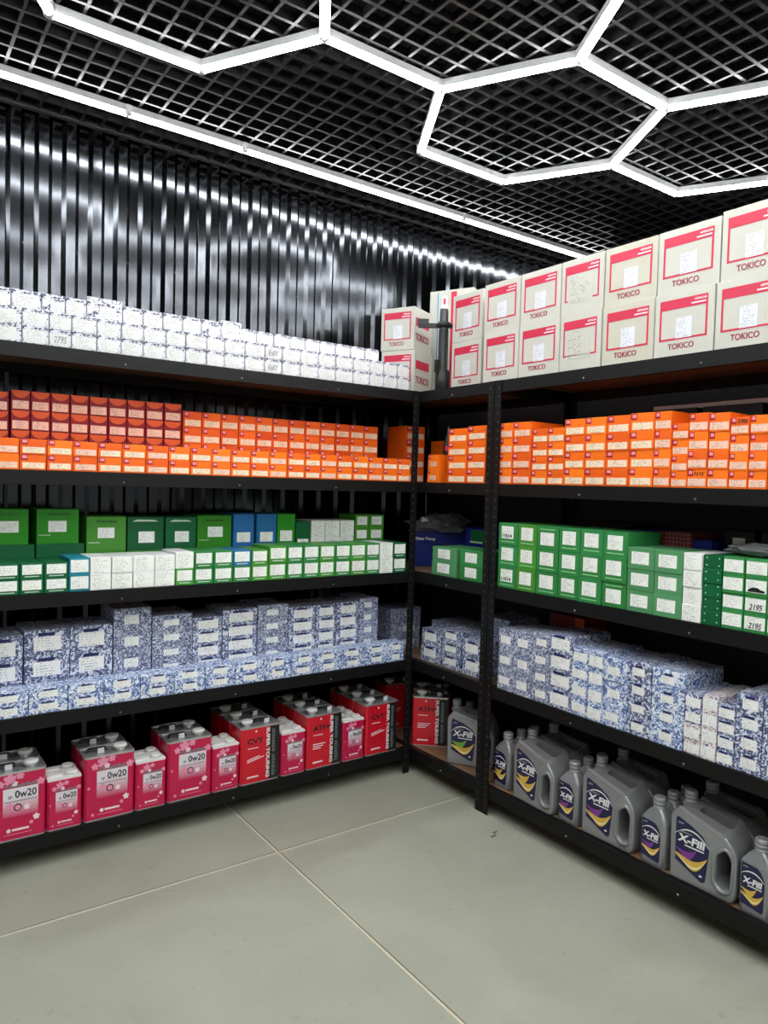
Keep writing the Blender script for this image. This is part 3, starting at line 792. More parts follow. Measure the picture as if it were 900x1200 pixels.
# ------------------------------------------------------------------ big white cartons on the top shelf of the jug rack
def frame_poly(W, H):
    mb = MB()
    x0, x1, z0, z1 = W*0.09, W*0.90, H*0.245, H*0.885
    t = W*0.032
    mb.box(x0, x1, -0.0008, 0, z1-H*0.155, z1)
    mb.box(x0, x0+t, -0.0008, 0, z0, z1-H*0.155); mb.box(x1-t, x1, -0.0008, 0, z0, z1-H*0.155)
    mb.box(x0+t, x1-t, -0.0008, 0, z0, z0+t*0.95)
    return mb.mesh('red_frame', 'tokico_red')
def tokico(o, var=0, side=False):
    W, H = o['_w'], o['_h']
    part(o, 'red_frame', cached(('fr', round(W, 3), round(H, 3)), lambda: frame_poly(W, H)), 0, 0)
    part(o, 'lettering', text_mesh('HITACHI', round(W*0.19, 3), round(H*0.034, 4), 'ink_white', 0.02), W*0.685, H*0.815, -0.0008)
    part(o, 'print_line', plate(round(W*0.24, 3), round(H*0.022, 4), 'petal_white'), W*0.63, H*0.765, -0.0008)
    if var == 0:
        part(o, 'lettering', text_mesh('TOKICO', round(W*0.44, 3), round(H*0.095, 3), 'tokico_ink', 0.012), W*0.25, H*0.10)
        part(o, 'shipping_label', plate(round(W*0.27, 3), round(H*0.32, 3), 'ship_label', 0.0016), W*0.38, H*0.265)
    else:
        part(o, 'printed_panel', plate(round(W*0.60, 3), round(H*0.50, 3), 'print_lines'), W*0.16, H*0.20)
    if side:
        d = o['_d']
        for nm, me, yy, zz in (('red_frame', cached(('sb', round(d, 3), round(H, 3)), lambda: MB().box(0, d*0.74, -0.0008, 0, 0, H*0.20).mesh('side_band', 'tokico_red')), d*0.08, H*0.56),
                               ('lettering', text_mesh('TOKICO', round(d*0.74, 3), round(H*0.17, 3), 'tokico_ink', 0.012), d*0.08, H*0.22)):
            q = ob(nm, me, o, (W+0.0001, yy, zz), math.pi/2)
YB = [2.404,2.186,1.963,1.761,1.537,1.314,1.098]; YT_ = [2.410,2.190,1.969,1.761,1.536,1.305,1.090]
for i in range(6):
    for r_, BB in enumerate((YB, YT_)):
        m_ = 'carton_cream' if i == 3 else 'carton_white'
        o = carton('shock_absorber_carton', 'R', -BB[i], -BB[i+1]-0.002, 0.006+(0.004 if r_ else 0), 0.34, ZS[0]+r_*0.2165, 0.2165 if not (r_ and i == 5) else 0.226, m_,
                   'large white TOKICO carton on the jug rack, %s, %s from the short rack' % (LAY[r_], ORD[i]), 'carton', 'TOKICO cartons on the jug rack', random.uniform(-.25, .25), 0.003)
        tokico(o, 1 if i == 2 else 0)
for r_ in range(2):
    o = carton('shock_absorber_carton', 'R', -2.702, -2.490, 0.074, 0.26, ZS[0]+r_*0.226, 0.226, 'carton_white',
               'large white TOKICO carton on the short rack beside the black strut, %s' % LAY[r_], 'carton', 'TOKICO cartons on the short rack', 0.0)
    o['_d'] = 0.26; tokico(o)
# corner stack, turned to the room
for r_ in range(2):
    rz = R(-65); K = Vector((2.222, 2.884)) if r_ else Vector((2.226, 2.880))
    wd, d, h = 0.190, 0.20, 0.213
    dirx = Vector((math.cos(rz), math.sin(rz)))
    p0 = K-dirx*wd
    o = ob('shock_absorber_carton', box_mesh(wd, d, h-0.0008, 'carton_white'), None, (p0.x, p0.y, ZS[0]+0.0006+r_*h), rz)
    tag(o, 'large white TOKICO carton in the corner behind small white boxes, %s' % LAY[r_], 'carton', 'TOKICO cartons in the corner')
    o['_w'], o['_h'], o['_d'] = wd, h, d
    tokico(o, 0, True)
# tall white carton with a blue stripe behind the strut
o = ob('tall_carton', box_mesh(0.25, 0.12, 0.57, 'carton_white'), None, (2.46, 3.06, ZS[0]+0.0006), R(-65))
tag(o, 'tall white carton with blue stripe and red bar behind the black strut', 'carton')
part(o, 'blue_stripe', plate(0.006, 0.55, 'blue_stripe'), 0.045, 0.01); part(o, 'red_bar', plate(0.032, 0.55, 'tokico_red'), 0.124, 0.01)

# black strut (shock absorber) standing on the short rack
st = tag(empty('strut', (2.312, 2.762, ZS[0]+0.0006)), 'black shock absorber strut with bracket standing between white cartons', 'strut')
ob('tube_body', MB().lathe([(0.030, 0), (0.036, 0.006), (0.036, 0.10), (0.024, 0.106), (0.024, 0.30), (0.021, 0.305)], 0, 0, 20).mesh('tube_body', 'rubber_black'), st)
ob('spring_seat', MB().lathe([(0.030, 0.312), (0.040, 0.318), (0.040, 0.326), (0.028, 0.338)], 0, 0, 20).mesh('spring_seat', 'rubber_black'), st)
ob('upper_tube', MB().lathe([(0.021, 0.30), (0.021, 0.395), (0.018, 0.400)], 0, 0, 18).mesh('upper_tube', 'strut_grey'), st)
ob('bracket', MB().box(-0.125, 0.045, -0.012, 0.012, 0.310, 0.330).box(-0.130, -0.075, -0.016, 0.016, 0.322, 0.350).mesh('bracket', 'rubber_black'), st, (0, 0, 0), R(-36))
ob('hose_clip', MB().box(-0.045, -0.026, -0.010, 0.010, 0.09, 0.15).mesh('hose_clip', 'rubber_black'), st)
cp = tag(empty('clear_cap', (2.312, 2.762, ZS[0]+0.402)), 'small clear and white cap with red print on top of the black strut', 'cap')
ob('cap_body', MB().lathe([(0.020, 0), (0.020, 0.012), (0.016, 0.016), (0.016, 0.055), (0.012, 0.062)], 0, 0, 16).mesh('cap_body', 'cap_white'), cp)
ob('red_print', MB().box(-0.006, 0.006, -0.0175, -0.0160, 0.02, 0.05).mesh('red_print', 'tokico_red'), cp, (0, 0, 0), R(-40))

# ------------------------------------------------------------------ orange boxes on the jug rack
YO = [2.287,2.209,2.103,2.015,1.927,1.825,1.726,1.624,1.523,1.456,1.393,1.321,1.248,1.185,1.125,1.060]
HO = [0.0658,0.0658,0.0575,0.0575,0.0648,0.0650,0.0652,0.0660,0.0660,0.0548,0.0625,0.0615,0.0570,0.0578,0.0590]
for i in range(len(YO)-1):
    for r_ in range(4):
        set_ = i in (2, 3, 9)
        o = carton('orange_box', 'R', -YO[i]+(0.0), -YO[i+1], 0.010+(0.004 if set_ else 0), 0.2, ZS[1]+r_*HO[i], HO[i], 'orange_card',
                   'orange box on the jug rack, %s, %s column from the double post' % (LAY[r_], ORD[i]), 'box', 'orange boxes on the jug rack')
        orange_box(o, 'cream_label' if 2 <= i < 8 else 'pink_label', i >= 8)
        if (i, r_) in ((10, 0), (12, 3)):
            part(o, 'handwriting', text_mesh('1115' if i == 10 else '5705', 0.035, 0.012, 'ink_black', 0.0, 0.3), o['_w']*0.36, o['_h']*0.66, -0.0009)
# short rack, second shelf
for r_ in range(2):
    o = carton('orange_box', 'R', -2.795, -2.710, 0.02, 0.2, ZS[1]+r_*0.068, 0.068, 'orange_card',
               'orange box on the short rack, under the black bottle, %s' % LAY[r_], 'box', 'orange boxes on the short rack')
    sticker(o, 'pink_label', 0.22, 0.80, 0.15, 0.50); part(o, 'badge', plate(0.018, 0.02, 'badge'), 0.003, 0.045)
for i, (a, b_, h) in enumerate(((2.634, 2.502, 0.0636), (2.500, 2.374, 0.0652))):
    for r_ in range(4):
        o = carton('orange_box', 'R', -a, -b_, 0.012, 0.2, ZS[1]+r_*h, h, 'orange_card',
                   'orange box on the short rack, %s, %s column from the double post' % (LAY[r_], ORD[1-i]), 'box', 'orange boxes on the short rack')
        orange_box(o)
for r_ in range(4):
    o = carton('orange_box', 'L', 2.290, 2.420, 0.175, 0.16, ZS[1]+r_*0.0735, 0.0735, 'orange_deep',
               'orange box in the dark corner behind the corner post, %s' % LAY[r_], 'box', 'orange boxes in the corner')
    orange_box(o)
for r_ in range(3):
    o = carton('orange_box', 'L', 2.500, 2.610, 0.02, 0.2, ZS[1]+r_*0.075, 0.075, 'orange_deep',
               'orange box behind the black bottle on the short rack, %s' % LAY[r_], 'box', 'orange boxes behind the bottle')
bt = tag(empty('black_bottle', (2.34, 2.735, ZS[1]+0.1368)), 'small black bottle with red and white label on two orange boxes', 'bottle')
ob('body', MB().lathe([(0.024, 0), (0.026, 0.004), (0.024, 0.05), (0.014, 0.085), (0.008, 0.105)], 0, 0, 16).mesh('body', 'rubber_black'), bt)
ob('nozzle', MB().lathe([(0.007, 0.105), (0.006, 0.125), (0.0035, 0.142)], 0, 0, 12).mesh('nozzle', 'strut_grey'), bt)
ob('label', MB().box(-0.012, 0.012, -0.0265, -0.0225, 0.02, 0.045).mesh('label', 'tokico_red'), bt, (0, 0, 0), R(-45))

# ------------------------------------------------------------------ green boxes on the jug rack
YG = [2.272,2.158,2.051,1.935,1.829,1.721,1.612,1.500,1.390,1.320,1.252,1.179,1.105,1.035]
GC = ['green_card','green_light','green_card','green_card','green_card','green_card','green_mid','green_mid','white_card','green_dark','green_card','green_card','green_card']
for i in range(len(YG)-1):
    nl, h = (3, 0.0935) if i < 6 else (3, 0.0772) if i < 8 else (5, 0.0462) if i == 9 else (4, 0.0577)
    for r_ in range(nl):
        mk = GC[i]
        o = carton('filter_box', 'R', -YG[i], -YG[i+1], 0.008, 0.2, ZS[2]+r_*h, h, mk,
                   '%s box on the jug rack, %s, %s column from the double post' % (CNAME[mk], LAY[r_], ORD[i]), 'box', 'green boxes on the jug rack', None, 0.006)
        W, H = o['_w'], o['_h']
        if i < 6:
            low = (i, r_) in ((2, 2), (5, 0))
            sticker(o, 'paper_label', 0.17, 0.80, 0.16 if low else 0.28, 0.72 if low else 0.86)
            part(o, 'print_line', plate(round(W*0.7, 3), 0.004, 'line_green'), W*0.15, H*(0.84 if low else 0.12))
            if (i, r_) in ((0, 0), (0, 2)): part(o, 'handwriting', text_mesh('11514', W*0.5, 0.014, 'ink_black', 0.02), W*0.22, H*0.34, -0.0009)
        elif i < 8: sticker(o, 'paper_label', 0.15, 0.80, 0.22, 0.80)
        elif i == 8: sticker(o, 'paper_label', 0.03, 0.97, 0.04, 0.96)
        elif i == 9:
            for fx in (0.15, 0.80):
                for fz in (0.22, 0.75): part(o, 'dot', plate(0.004, 0.004, 'line_pale'), W*fx, H*fz)
        else:
            sticker(o, 'paper_label', 0.05, 0.95, 0.18, 0.88)
            if i == 11 and r_ < 2: part(o, 'handwriting', text_mesh('2195', W*0.6, 0.018, 'ink_black', 0.0, 0.3), W*0.22, H*0.24, -0.0009)
            if i == 11 and r_ == 2: part(o, 'car_print', poly_plate(('car', W), [(0.05*W, 0), (0.8*W, 0), (0.8*W, 0.006), (0.6*W, 0.009), (0.5*W, 0.014), (0.25*W, 0.014), (0.1*W, 0.008)], 'can_black', 0.0006), W*0.08, H*0.22, -0.0009)
# short rack, third shelf
for i, (a, b_, mk) in enumerate(((2.737, 2.557, 'green_mid'), (2.533, 2.374, 'green_card'))):
    for r_ in range(2):
        o = carton('filter_box', 'R', -a, -b_, 0.02, 0.19, ZS[2]+r_*0.069, 0.069, mk,
                   'flat green box on the short rack, %s, %s' % (LAY[r_], 'beside the double post' if i else 'before the blue pump box'), 'box', 'green boxes on the short rack')
        sticker(o, 'paper_label', 0.24, 0.74, 0.20, 0.86)
o = ob('pump_box', box_mesh(0.34, 0.09, 0.185, 'navy_card'), None, (2.372, 3.055, ZS[2]+0.0006), R(-35)); o['_w'], o['_h'] = 0.34, 0.185
tag(o, 'navy blue Water Pump box under a crumpled grey plastic bag', 'box')
part(o, 'lettering', text_mesh('Water Pump', 0.120, 0.022, 'ink_white', 0.03), 0.012, 0.135)
o = ob('pump_box', box_mesh(0.15, 0.12, 0.226, 'navy_card'), None, (2.475, 2.735, ZS[2]+0.0006), -math.pi/2); o['_w'], o['_h'] = 0.15, 0.226
tag(o, 'navy box with green top label behind the flat green boxes', 'box')
sticker(o, 'green_dark', 0.25, 0.92, 0.66, 0.96, 'label'); part(o, 'print_line', plate(0.09, 0.008, 'line_pale'), 0.035, 0.152, -0.001)
def bag():
    bm = bmesh.new(); bmesh.ops.create_icosphere(bm, subdivisions=3, radius=1.0)
    from mathutils import noise
    for v in bm.verts:
        p = v.co.copy()
        k = 0.85+0.5*noise.noise(p*1.7)+0.8*abs(noise.noise(p*3.0))+0.7*abs(noise.noise(p*6.0))
        v.co = Vector((p.x*0.125*k, p.y*0.050*k, max(-0.02, p.z*0.062*k)))
    me = bpy.data.meshes.new('plastic_bag'); bm.to_mesh(me); bm.free(); me.materials.append(MATS['bag_plastic']); return me
o = ob('plastic_bag', bag(), None, (2.53, 2.98, ZS[2]+0.207), R(-35)); tag(o, 'crumpled grey plastic bag lying on the navy Water Pump box', 'bag')

# ------------------------------------------------------------------ blue boxes on the jug rack
YB4 = [2.250,2.160,2.053,1.958,1.845,1.767,1.694,1.589,1.491,1.364,1.302,1.246,1.187,1.101,1.020]
H4 = [(3,0.0880,'blue_print_fine'),(3,0.0905,'blue_print_fine'),(4,0.0712,'blue_print_fine'),(4,0.0742,'blue_print'),(4,0.0660,'blue_print_light'),(4,0.0668,'blue_print_light'),
      (3,0.0860,'blue_print_light'),(4,0.0665,'blue_print'),(4,0.0655,'blue_print_light'),(4,0.0515,'red_blue_print'),(4,0.0530,'red_blue_print'),(4,0.0490,'blue_print'),(4,0.0625,'blue_print'),(4,0.0625,'blue_print')]
LB4 = [((0.12,0.80),(0.30,0.66)),((0.25,0.78),(0.28,0.66)),((0.22,0.80),(0.26,0.66)),((0.07,0.90),(0.18,0.80)),((0.08,0.92),(0.22,0.72)),((0.06,0.92),(0.10,0.72)),((0.16,0.68),(0.26,0.62)),
       ((0.20,0.72),(0.24,0.66)),((0.28,0.68),(0.26,0.68)),((0.05,0.95),(0.12,0.72)),((0.04,0.96),(0.12,0.84)),((0.05,0.95),(0.16,0.78)),((0.24,0.84),(0.22,0.76)),((0.24,0.84),(0.22,0.76))]
for i, (nl, h, mk) in enumerate(H4):
    for r_ in range(nl):
        mm = mk if not (mk == 'red_blue_print' and i == 9 and r_ > 1) else 'blue_print'
        o = carton('blue_box', 'R', -YB4[i], -YB4[i+1], 0.008, 0.24, ZS[3]+r_*h, h, mm,
                   'blue printed box on the jug rack, %s, %s column from the double post' % (LAY[r_], ORD[i]), 'box', 'blue printed boxes on the jug rack', None, 0.005)
        blue_box(o, *LB4[i], tab=i in (3, 7, 8, 11, 12, 13))
# short rack, fourth shelf
for nm, a, b_, y0, nl, h in (('next to the corner post', 2.832, 2.678, 0.045, 2, 0.080), ('in the middle stack', 2.664, 2.530, 0.040, 3, 0.062), ('next to the double post', 2.518, 2.375, 0.040, 2, 0.083)):
    for r_ in range(nl):
        o = carton('blue_box', 'R', -a, -b_, y0, 0.13, ZS[3]+r_*h, h, 'blue_print',
                   'blue printed box on the short rack, %s, %s' % (LAY[r_], nm), 'box', 'blue printed boxes on the short rack')
        blue_box(o, (0.16, 0.76), (0.30, 0.78))
for i, (a, b_) in enumerate(((2.93, 2.76), (2.75, 2.58), (2.55, 2.36))):
    for r_ in range(2 if i < 2 else 3):
        o = carton('blue_box', 'R', -a, -b_, 0.19, 0.2, ZS[3]+r_*0.086, 0.086, 'blue_print_fine',
                   'blue printed box at the short rack rear, %s, %s from the double post' % (LAY[r_], ORD[2-i]), 'box', 'blue printed boxes at the rear of the short rack')
for r_ in range(3):
    o = carton('blue_box', 'L', 2.250, 2.450, 0.205, 0.18, ZS[3]+r_*0.073, 0.073, 'blue_print_fine',
               'blue printed box in the dark corner behind the corner post, %s' % LAY[r_], 'box', 'blue printed boxes in the corner')
    if r_ < 2: blue_box(o, (0.4, 0.8), (0.3, 0.7), False)

# ------------------------------------------------------------------ grey jugs and bottles
def curve_body(outer, holes, half, bev):
    cu_ = bpy.data.curves.new('c', 'CURVE'); cu_.dimensions = '2D'; cu_.fill_mode = 'BOTH'
    cu_.extrude = half-bev; cu_.bevel_depth = bev; cu_.bevel_resolution = 2; cu_.offset = -bev
    for pts in [outer]+holes:
        sp_ = cu_.splines.new('POLY'); sp_.points.add(len(pts)-1); sp_.use_cyclic_u = True
        for p_, (x, z) in zip(sp_.points, pts): p_.co = (x, z, 0, 1)
    o = bpy.data.objects.new('c', cu_); COL.objects.link(o)
    dg = bpy.context.evaluated_depsgraph_get(); dg.update()
    me = bpy.data.meshes.new_from_object(o.evaluated_get(dg))
    bpy.data.objects.remove(o); bpy.data.curves.remove(cu_)
    return me
def fillet(poly, rads, seg=4):
    out = []; n_ = len(poly)
    for i in range(n_):
        p = Vector(poly[i]); a = (Vector(poly[i-1])-p); c = (Vector(poly[(i+1) % n_])-p)
        r = min(rads[i], a.length*0.45, c.length*0.45)
        p1 = p+a.normalized()*r; p2 = p+c.normalized()*r
        for k in range(seg+1):
            t = k/seg; q = p1*(1-t)**2+p*2*t*(1-t)+p2*t*t
            out.append((q.x, q.y))
    return out
JW, JD = 0.232, 0.118
def jug_body():
    outer = fillet([(0.004, 0), (JW-0.012, 0), (JW, 0.03), (JW, 0.165), (0.192, 0.206), (0.028, 0.252), (0.0, 0.222)], [0.006, 0.012, 0.03, 0.04, 0.012, 0.012, 0.03])
    hole = fillet([(0.162, 0.050), (0.186, 0.030), (0.216, 0.044), (0.218, 0.142), (0.196, 0.166), (0.166, 0.142)], [0.02]*6)
    me = curve_body(outer, [hole], JD/2, 0.007)
    bm = bmesh.new(); bm.from_mesh(me); bmesh.ops.remove_doubles(bm, verts=bm.verts, dist=1e-5)
    for v in bm.verts:
        x, z, y = v.co
        y = -y
        v.co = (x, y+JD/2, z)
    bmesh.ops.recalc_face_normals(bm, faces=bm.faces)
    bm.to_mesh(me); bm.free()
    body = bpy.data.objects.new('b', me); COL.objects.link(body)
    # cutter for the grip slot in the sloping top
    cm = MB(); pts = fillet([(0.074, 0.046), (0.190, 0.046), (0.190, 0.094), (0.074, 0.094)], [0.015]*4)
    n_ = len(pts); v = []
    for dz in (-0.055, 0.08): v += [(x, y, 0.252-(x-0.028)*0.28+dz) for x, y in pts]
    cm.add(v, [tuple(range(n_-1, -1, -1)), tuple(range(n_, 2*n_))]+[(i, (i+1) % n_, (i+1) % n_+n_, i+n_) for i in range(n_)])
    cut = bpy.data.objects.new('k', cm.mesh('k', 'grey_plastic')); COL.objects.link(cut)
    md = body.modifiers.new('b', 'BOOLEAN'); md.object = cut; md.operation = 'DIFFERENCE'; md.solver = 'EXACT'
    dg = bpy.context.evaluated_depsgraph_get(); dg.update()
    out = bpy.data.meshes.new_from_object(body.evaluated_get(dg))
    bpy.data.objects.remove(body); bpy.data.objects.remove(cut)
    for v in out.vertices:                     # the top rises a little towards the back
        if v.co.z > 0.15: v.co.z += v.co.y*(0.02+0.30*max(0.0, min(1.0, (v.co.x-0.03)/0.16)))*min(1, (v.co.z-0.15)/0.05)
    out.materials.clear(); out.materials.append(MATS['grey_plastic'])
    for p_ in out.polygons: p_.use_smooth = p_.area < 0.0007; p_.material_index = 0
    out.name = 'body'
    return out
def smooth_by_angle(me, ang=35):
    bm = bmesh.new(); bm.from_mesh(me)
    for e in bm.edges:
        if len(e.link_faces) == 2 and e.calc_face_angle(0) > R(ang): e.smooth = False
    bm.to_mesh(me); bm.free(); return me
jug_m = smooth_by_angle(jug_body())
def ring_mesh(pts, w_, t, mat, name):          # raised outline along a closed x,z loop
    mb = MB(); n_ = len(pts)
    c = Vector((sum(p[0] for p in pts)/n_, sum(p[1] for p in pts)/n_))
    o_ = [Vector(p) for p in pts]; i_ = [p+(c-p).normalized()*w_ for p in o_]
    v = [(p.x, -t, p.y) for p in o_]+[(p.x, -t, p.y) for p in i_]+[(p.x, 0, p.y) for p in o_]+[(p.x, 0, p.y) for p in i_]
    f = []
    for k in range(n_):
        j = (k+1) % n_
        f += [(k, j, n_+j, n_+k), (k, 2*n_+k, 2*n_+j, j), (n_+j, 3*n_+j, 3*n_+k, n_+k)]
    return mb.add(v, f, True).mesh(name, mat)
grip_rim = ring_mesh(fillet([(0.150, 0.050), (0.180, 0.016), (0.222, 0.030), (0.226, 0.150), (0.198, 0.182), (0.154, 0.150)], [0.03]*6), 0.011, 0.004, 'grey_plastic', 'grip_rim')
ridge_m = MB().prism([(0.030, 0.2475), (0.190, 0.2030), (0.190, 0.2110), (0.030, 0.2555)], -0.004, 0.004).mesh('ridge', 'grey_cap')
def swirl(x0, x1, zb, amp, th, n_=16):         # crescent ribbon, deepest right of its middle
    up, dn = [], []
    for i in range(n_+1):
        t = i/n_; x = x0+(x1-x0)*t
        c = zb-amp*math.sin(math.pi*t**1.4)+amp*0.55*t*t
        e = th*math.sin(math.pi*min(1.0, t**1.5*0.97+0.02))+th*0.08
        up.append((x, c+e)); dn.append((x, c-e))
    return dn+up[::-1]
def arc_strip(x0, x1, z0, zc, z1, th, n_=12):
    lo, hi = [], []
    for i in range(n_+1):
        t = i/n_; x = x0+(x1-x0)*t; z = z0*(1-t)**2+2*zc*t*(1-t)+z1*t*t
        lo.append((x, z)); hi.append((x, z+th*(0.35+0.65*math.sin(math.pi*t))))
    return lo+hi[::-1]
grey_cap_m = MB().lathe([(0.0215, 0), (0.0215, 0.006), (0.019, 0.007), (0.019, 0.010), (0.022, 0.011), (0.022, 0.020), (0.0205, 0.021), (0.0205, 0.023), (0.022, 0.024), (0.022, 0.034), (0.018, 0.038)], 0, 0, 24).mesh('cap', 'grey_cap')
LBL = [(0.023, 0.070), (0.120, 0.026), (0.131, 0.034), (0.142, 0.150), (0.118, 0.182), (0.080, 0.202), (0.030, 0.220), (0.022, 0.214)]
lbl_m = MB().prism(LBL, -0.0008, 0).mesh('label', 'navy_label')
arc_m = MB().prism(arc_strip(0.022, 0.141, 0.160, 0.212, 0.148, 0.005), -0.0006, 0).mesh('white_arc', 'ink_white')
gold_m = MB().prism(swirl(0.0235, 0.135, 0.094, 0.030, 0.015), -0.0006, 0).mesh('gold_swirl', 'gold')
gold2_m = MB().prism(swirl(0.0235, 0.134, 0.088, 0.031, 0.0032), -0.0006, 0).mesh('pale_swirl', 'cream_ink')
def sw2(mat): return cached(('sw2', mat), lambda: MB().prism(swirl(0.0245, 0.098, 0.112, 0.020, 0.013), -0.0005, 0).mesh('colour_patch', mat))
def jug(pos, rz, label, accent, group='grey jugs on the lowest shelf'):
    o = tag(empty('oil_jug', pos, rz), label, 'oil jug', group)
    ob('body', jug_m, o)
    ob('grip_rim', grip_rim, o, (0, 0.0005, 0)); ob('ridge', ridge_m, o, (0, 0.004, 0))
    c = ob('cap', grey_cap_m, o, (0.024, 0.088, 0.250))
    ob('spout', cached('spout', lambda: MB().lathe([(0.028, -0.012), (0.026, 0), (0.018, 0.004)], 0, 0, 20).mesh('spout', 'grey_plastic')), o, (0.024, 0.088, 0.247))
    lb = ob('label', lbl_m, o)
    ob('white_arc', arc_m, lb, (0, -0.0009, 0))
    if accent: ob('colour_patch', sw2(accent), lb, (0, -0.0009, 0))
    ob('gold_swirl', gold_m, lb, (0, -0.0012, 0)); ob('pale_swirl', gold2_m, lb, (0, -0.0018, 0))
    ob('lettering', text_mesh('X-Fill', 0.098, 0.027, 'ink_white', 0.035, 0.12), lb, (0.030, -0.0009, 0.138))
    ob('print_line', plate(0.068, 0.004, 'ink_white'), lb, (0.056, -0.0009, 0.128))
    ob('print_line', plate(0.045, 0.005, 'ink_grey'), lb, (0.036, -0.0009, 0.170))
    ob('print_line', plate(0.020, 0.006, 'ink_grey'), lb, (0.030, -0.0009, 0.198))
    ob('print_line', plate(0.010, 0.006, 'ink_white'), lb, (0.110, -0.0009, 0.044))
    return o
BW, BD = 0.102, 0.072
def bottle_body():
    levels = [(0, 0.004), (0.006, 0.0), (0.158, 0.0), (0.166, 0.003), (0.188, 0.018), (0.203, 0.028)]
    v, f = [], []; nseg = None
    for z, e in levels:
        if e < 0.02: pl = fillet([(e, e*0.6), (BW-e, e*0.6), (BW-e, BD-e*0.6), (e, BD-e*0.6)], [0.014]*4)
        else: pl = [(0.052+0.021*math.cos(-2.356+2*math.pi*(i-2)/20), BD/2+0.021*math.sin(-2.356+2*math.pi*(i-2)/20)) for i in range(20)]
        nseg = len(pl); v += [(x, y, z) for x, y in pl]
    for k in range(len(levels)-1):
        for i in range(nseg):
            j = (i+1) % nseg
            f.append((k*nseg+i, k*nseg+j, (k+1)*nseg+j, (k+1)*nseg+i))
    f += [tuple(range(nseg-1, -1, -1)), tuple(range((len(levels)-1)*nseg, len(levels)*nseg))]
    me = MB().add(v, f, True).mesh('body', 'grey_plastic')
    for p_ in me.polygons: p_.use_smooth = p_.area < 0.0012
    return me
bottle_m = smooth_by_angle(bottle_body(), 40)
ribs_m = MB()
for k in range(8): ribs_m.box(0, 0.0016, 0, 0.030, k*0.012, k*0.012+0.006)
ribs_m = ribs_m.mesh('grip_ribs', 'grey_plastic')
bl_m = MB().prism([(0.008, 0.028), (0.074, 0.018), (0.080, 0.024), (0.082, 0.120), (0.070, 0.145), (0.058, 0.156), (0.008, 0.160)], -0.0008, 0).mesh('label', 'navy_label')
barc = MB().prism(arc_strip(0.008, 0.081, 0.122, 0.150, 0.116, 0.004), -0.0006, 0).mesh('white_arc', 'ink_white')
bgold = MB().prism(swirl(0.009, 0.080, 0.064, 0.021, 0.0105), -0.0006, 0).mesh('gold_swirl', 'gold')
bpale = MB().prism(swirl(0.009, 0.079, 0.060, 0.0215, 0.0024), -0.0006, 0).mesh('pale_swirl', 'cream_ink')
def bsw(mat): return cached(('bsw', mat), lambda: MB().prism(swirl(0.0095, 0.058, 0.078, 0.015, 0.009), -0.0005, 0).mesh('colour_patch', mat))
def bottle(pos, rz, label, accent=None, group='grey one litre bottles on the lowest shelf'):
    o = tag(empty('oil_bottle', pos, rz), label, 'oil bottle', group)
    ob('body', bottle_m, o)
    ob('grip_ribs', ribs_m, o, (BW-0.0008, 0.022, 0.066))
    ob('cap', grey_cap_m, o, (0.052, BD/2, 0.203))
    lb = ob('label', bl_m, o)
    ob('white_arc', barc, lb, (0, -0.0009, 0))
    if accent: ob('colour_patch', bsw(accent), lb, (0, -0.0009, 0))
    ob('gold_swirl', bgold, lb, (0, -0.0012, 0)); ob('pale_swirl', bpale, lb, (0, -0.0018, 0))
    ob('lettering', text_mesh('X-Fill', 0.062, 0.020, 'ink_white', 0.035, 0.12), lb, (0.013, -0.0009, 0.096))
    ob('print_line', plate(0.044, 0.003, 'ink_white'), lb, (0.030, -0.0009, 0.089))
    ob('print_line', plate(0.016, 0.005, 'ink_grey'), lb, (0.013, -0.0009, 0.146))
    return o
rzR = -math.pi/2
for i, (ys_, acc) in enumerate(((2.150, 'gold'), (1.783, 'purple'), (1.404, 'purple'), (1.040, 'gold'))):
    for q in range(2):
        jug(wpos('R', -ys_, 0.022+q*0.135, z5), rzR+R((-2, 1, 2, 0)[i]), 'large grey X-Fill jug on the jug rack, %s, %s from the double post' % (depth_word(q), ORD[i]), acc)
for i, (ys_, acc) in enumerate(((2.292, 'gold'), (1.908, 'purple'), (1.526, 'purple'), (1.163, 'gold'))):
    for q in range(3):
        bottle(wpos('R', -ys_, (0.045 if i == 0 else 0.030)+q*0.085, z5), rzR, 'grey X-Fill one litre bottle on the jug rack, %s, %s from the double post' % (depth_word(q), ORD[i]), acc)
# short rack: turned red tin and jug, another jug and bottle behind
big_tin('R', 0, 0, 0, 'red', 'tall red ATF+ tin standing turned on the short rack', None, 0, 'ATF+', ((2.266, 2.866, z5), math.atan2(-0.123, 0.134)))
big_tin('R', 0, 0, 0, 'red', 'red tin standing behind the turned ATF+ tin on the short rack', None, 0, None, ((2.36, 2.985, z5), math.atan2(-0.123, 0.134)))
jug((2.262, 2.588, z5), math.atan2(-0.116, 0.076), 'grey X-Fill jug with green patch beside the red ATF+ tin', 'lime', None)
bottle((2.43, 2.70, z5), R(-60), 'grey X-Fill bottle behind the jug on the short rack', 'gold', None)
big_tin('L', 0, 0, 0, 'red', 'dark red tin standing deep in the corner behind the post', None, 0, None, ((2.27, 3.10, z5), R(-5)))

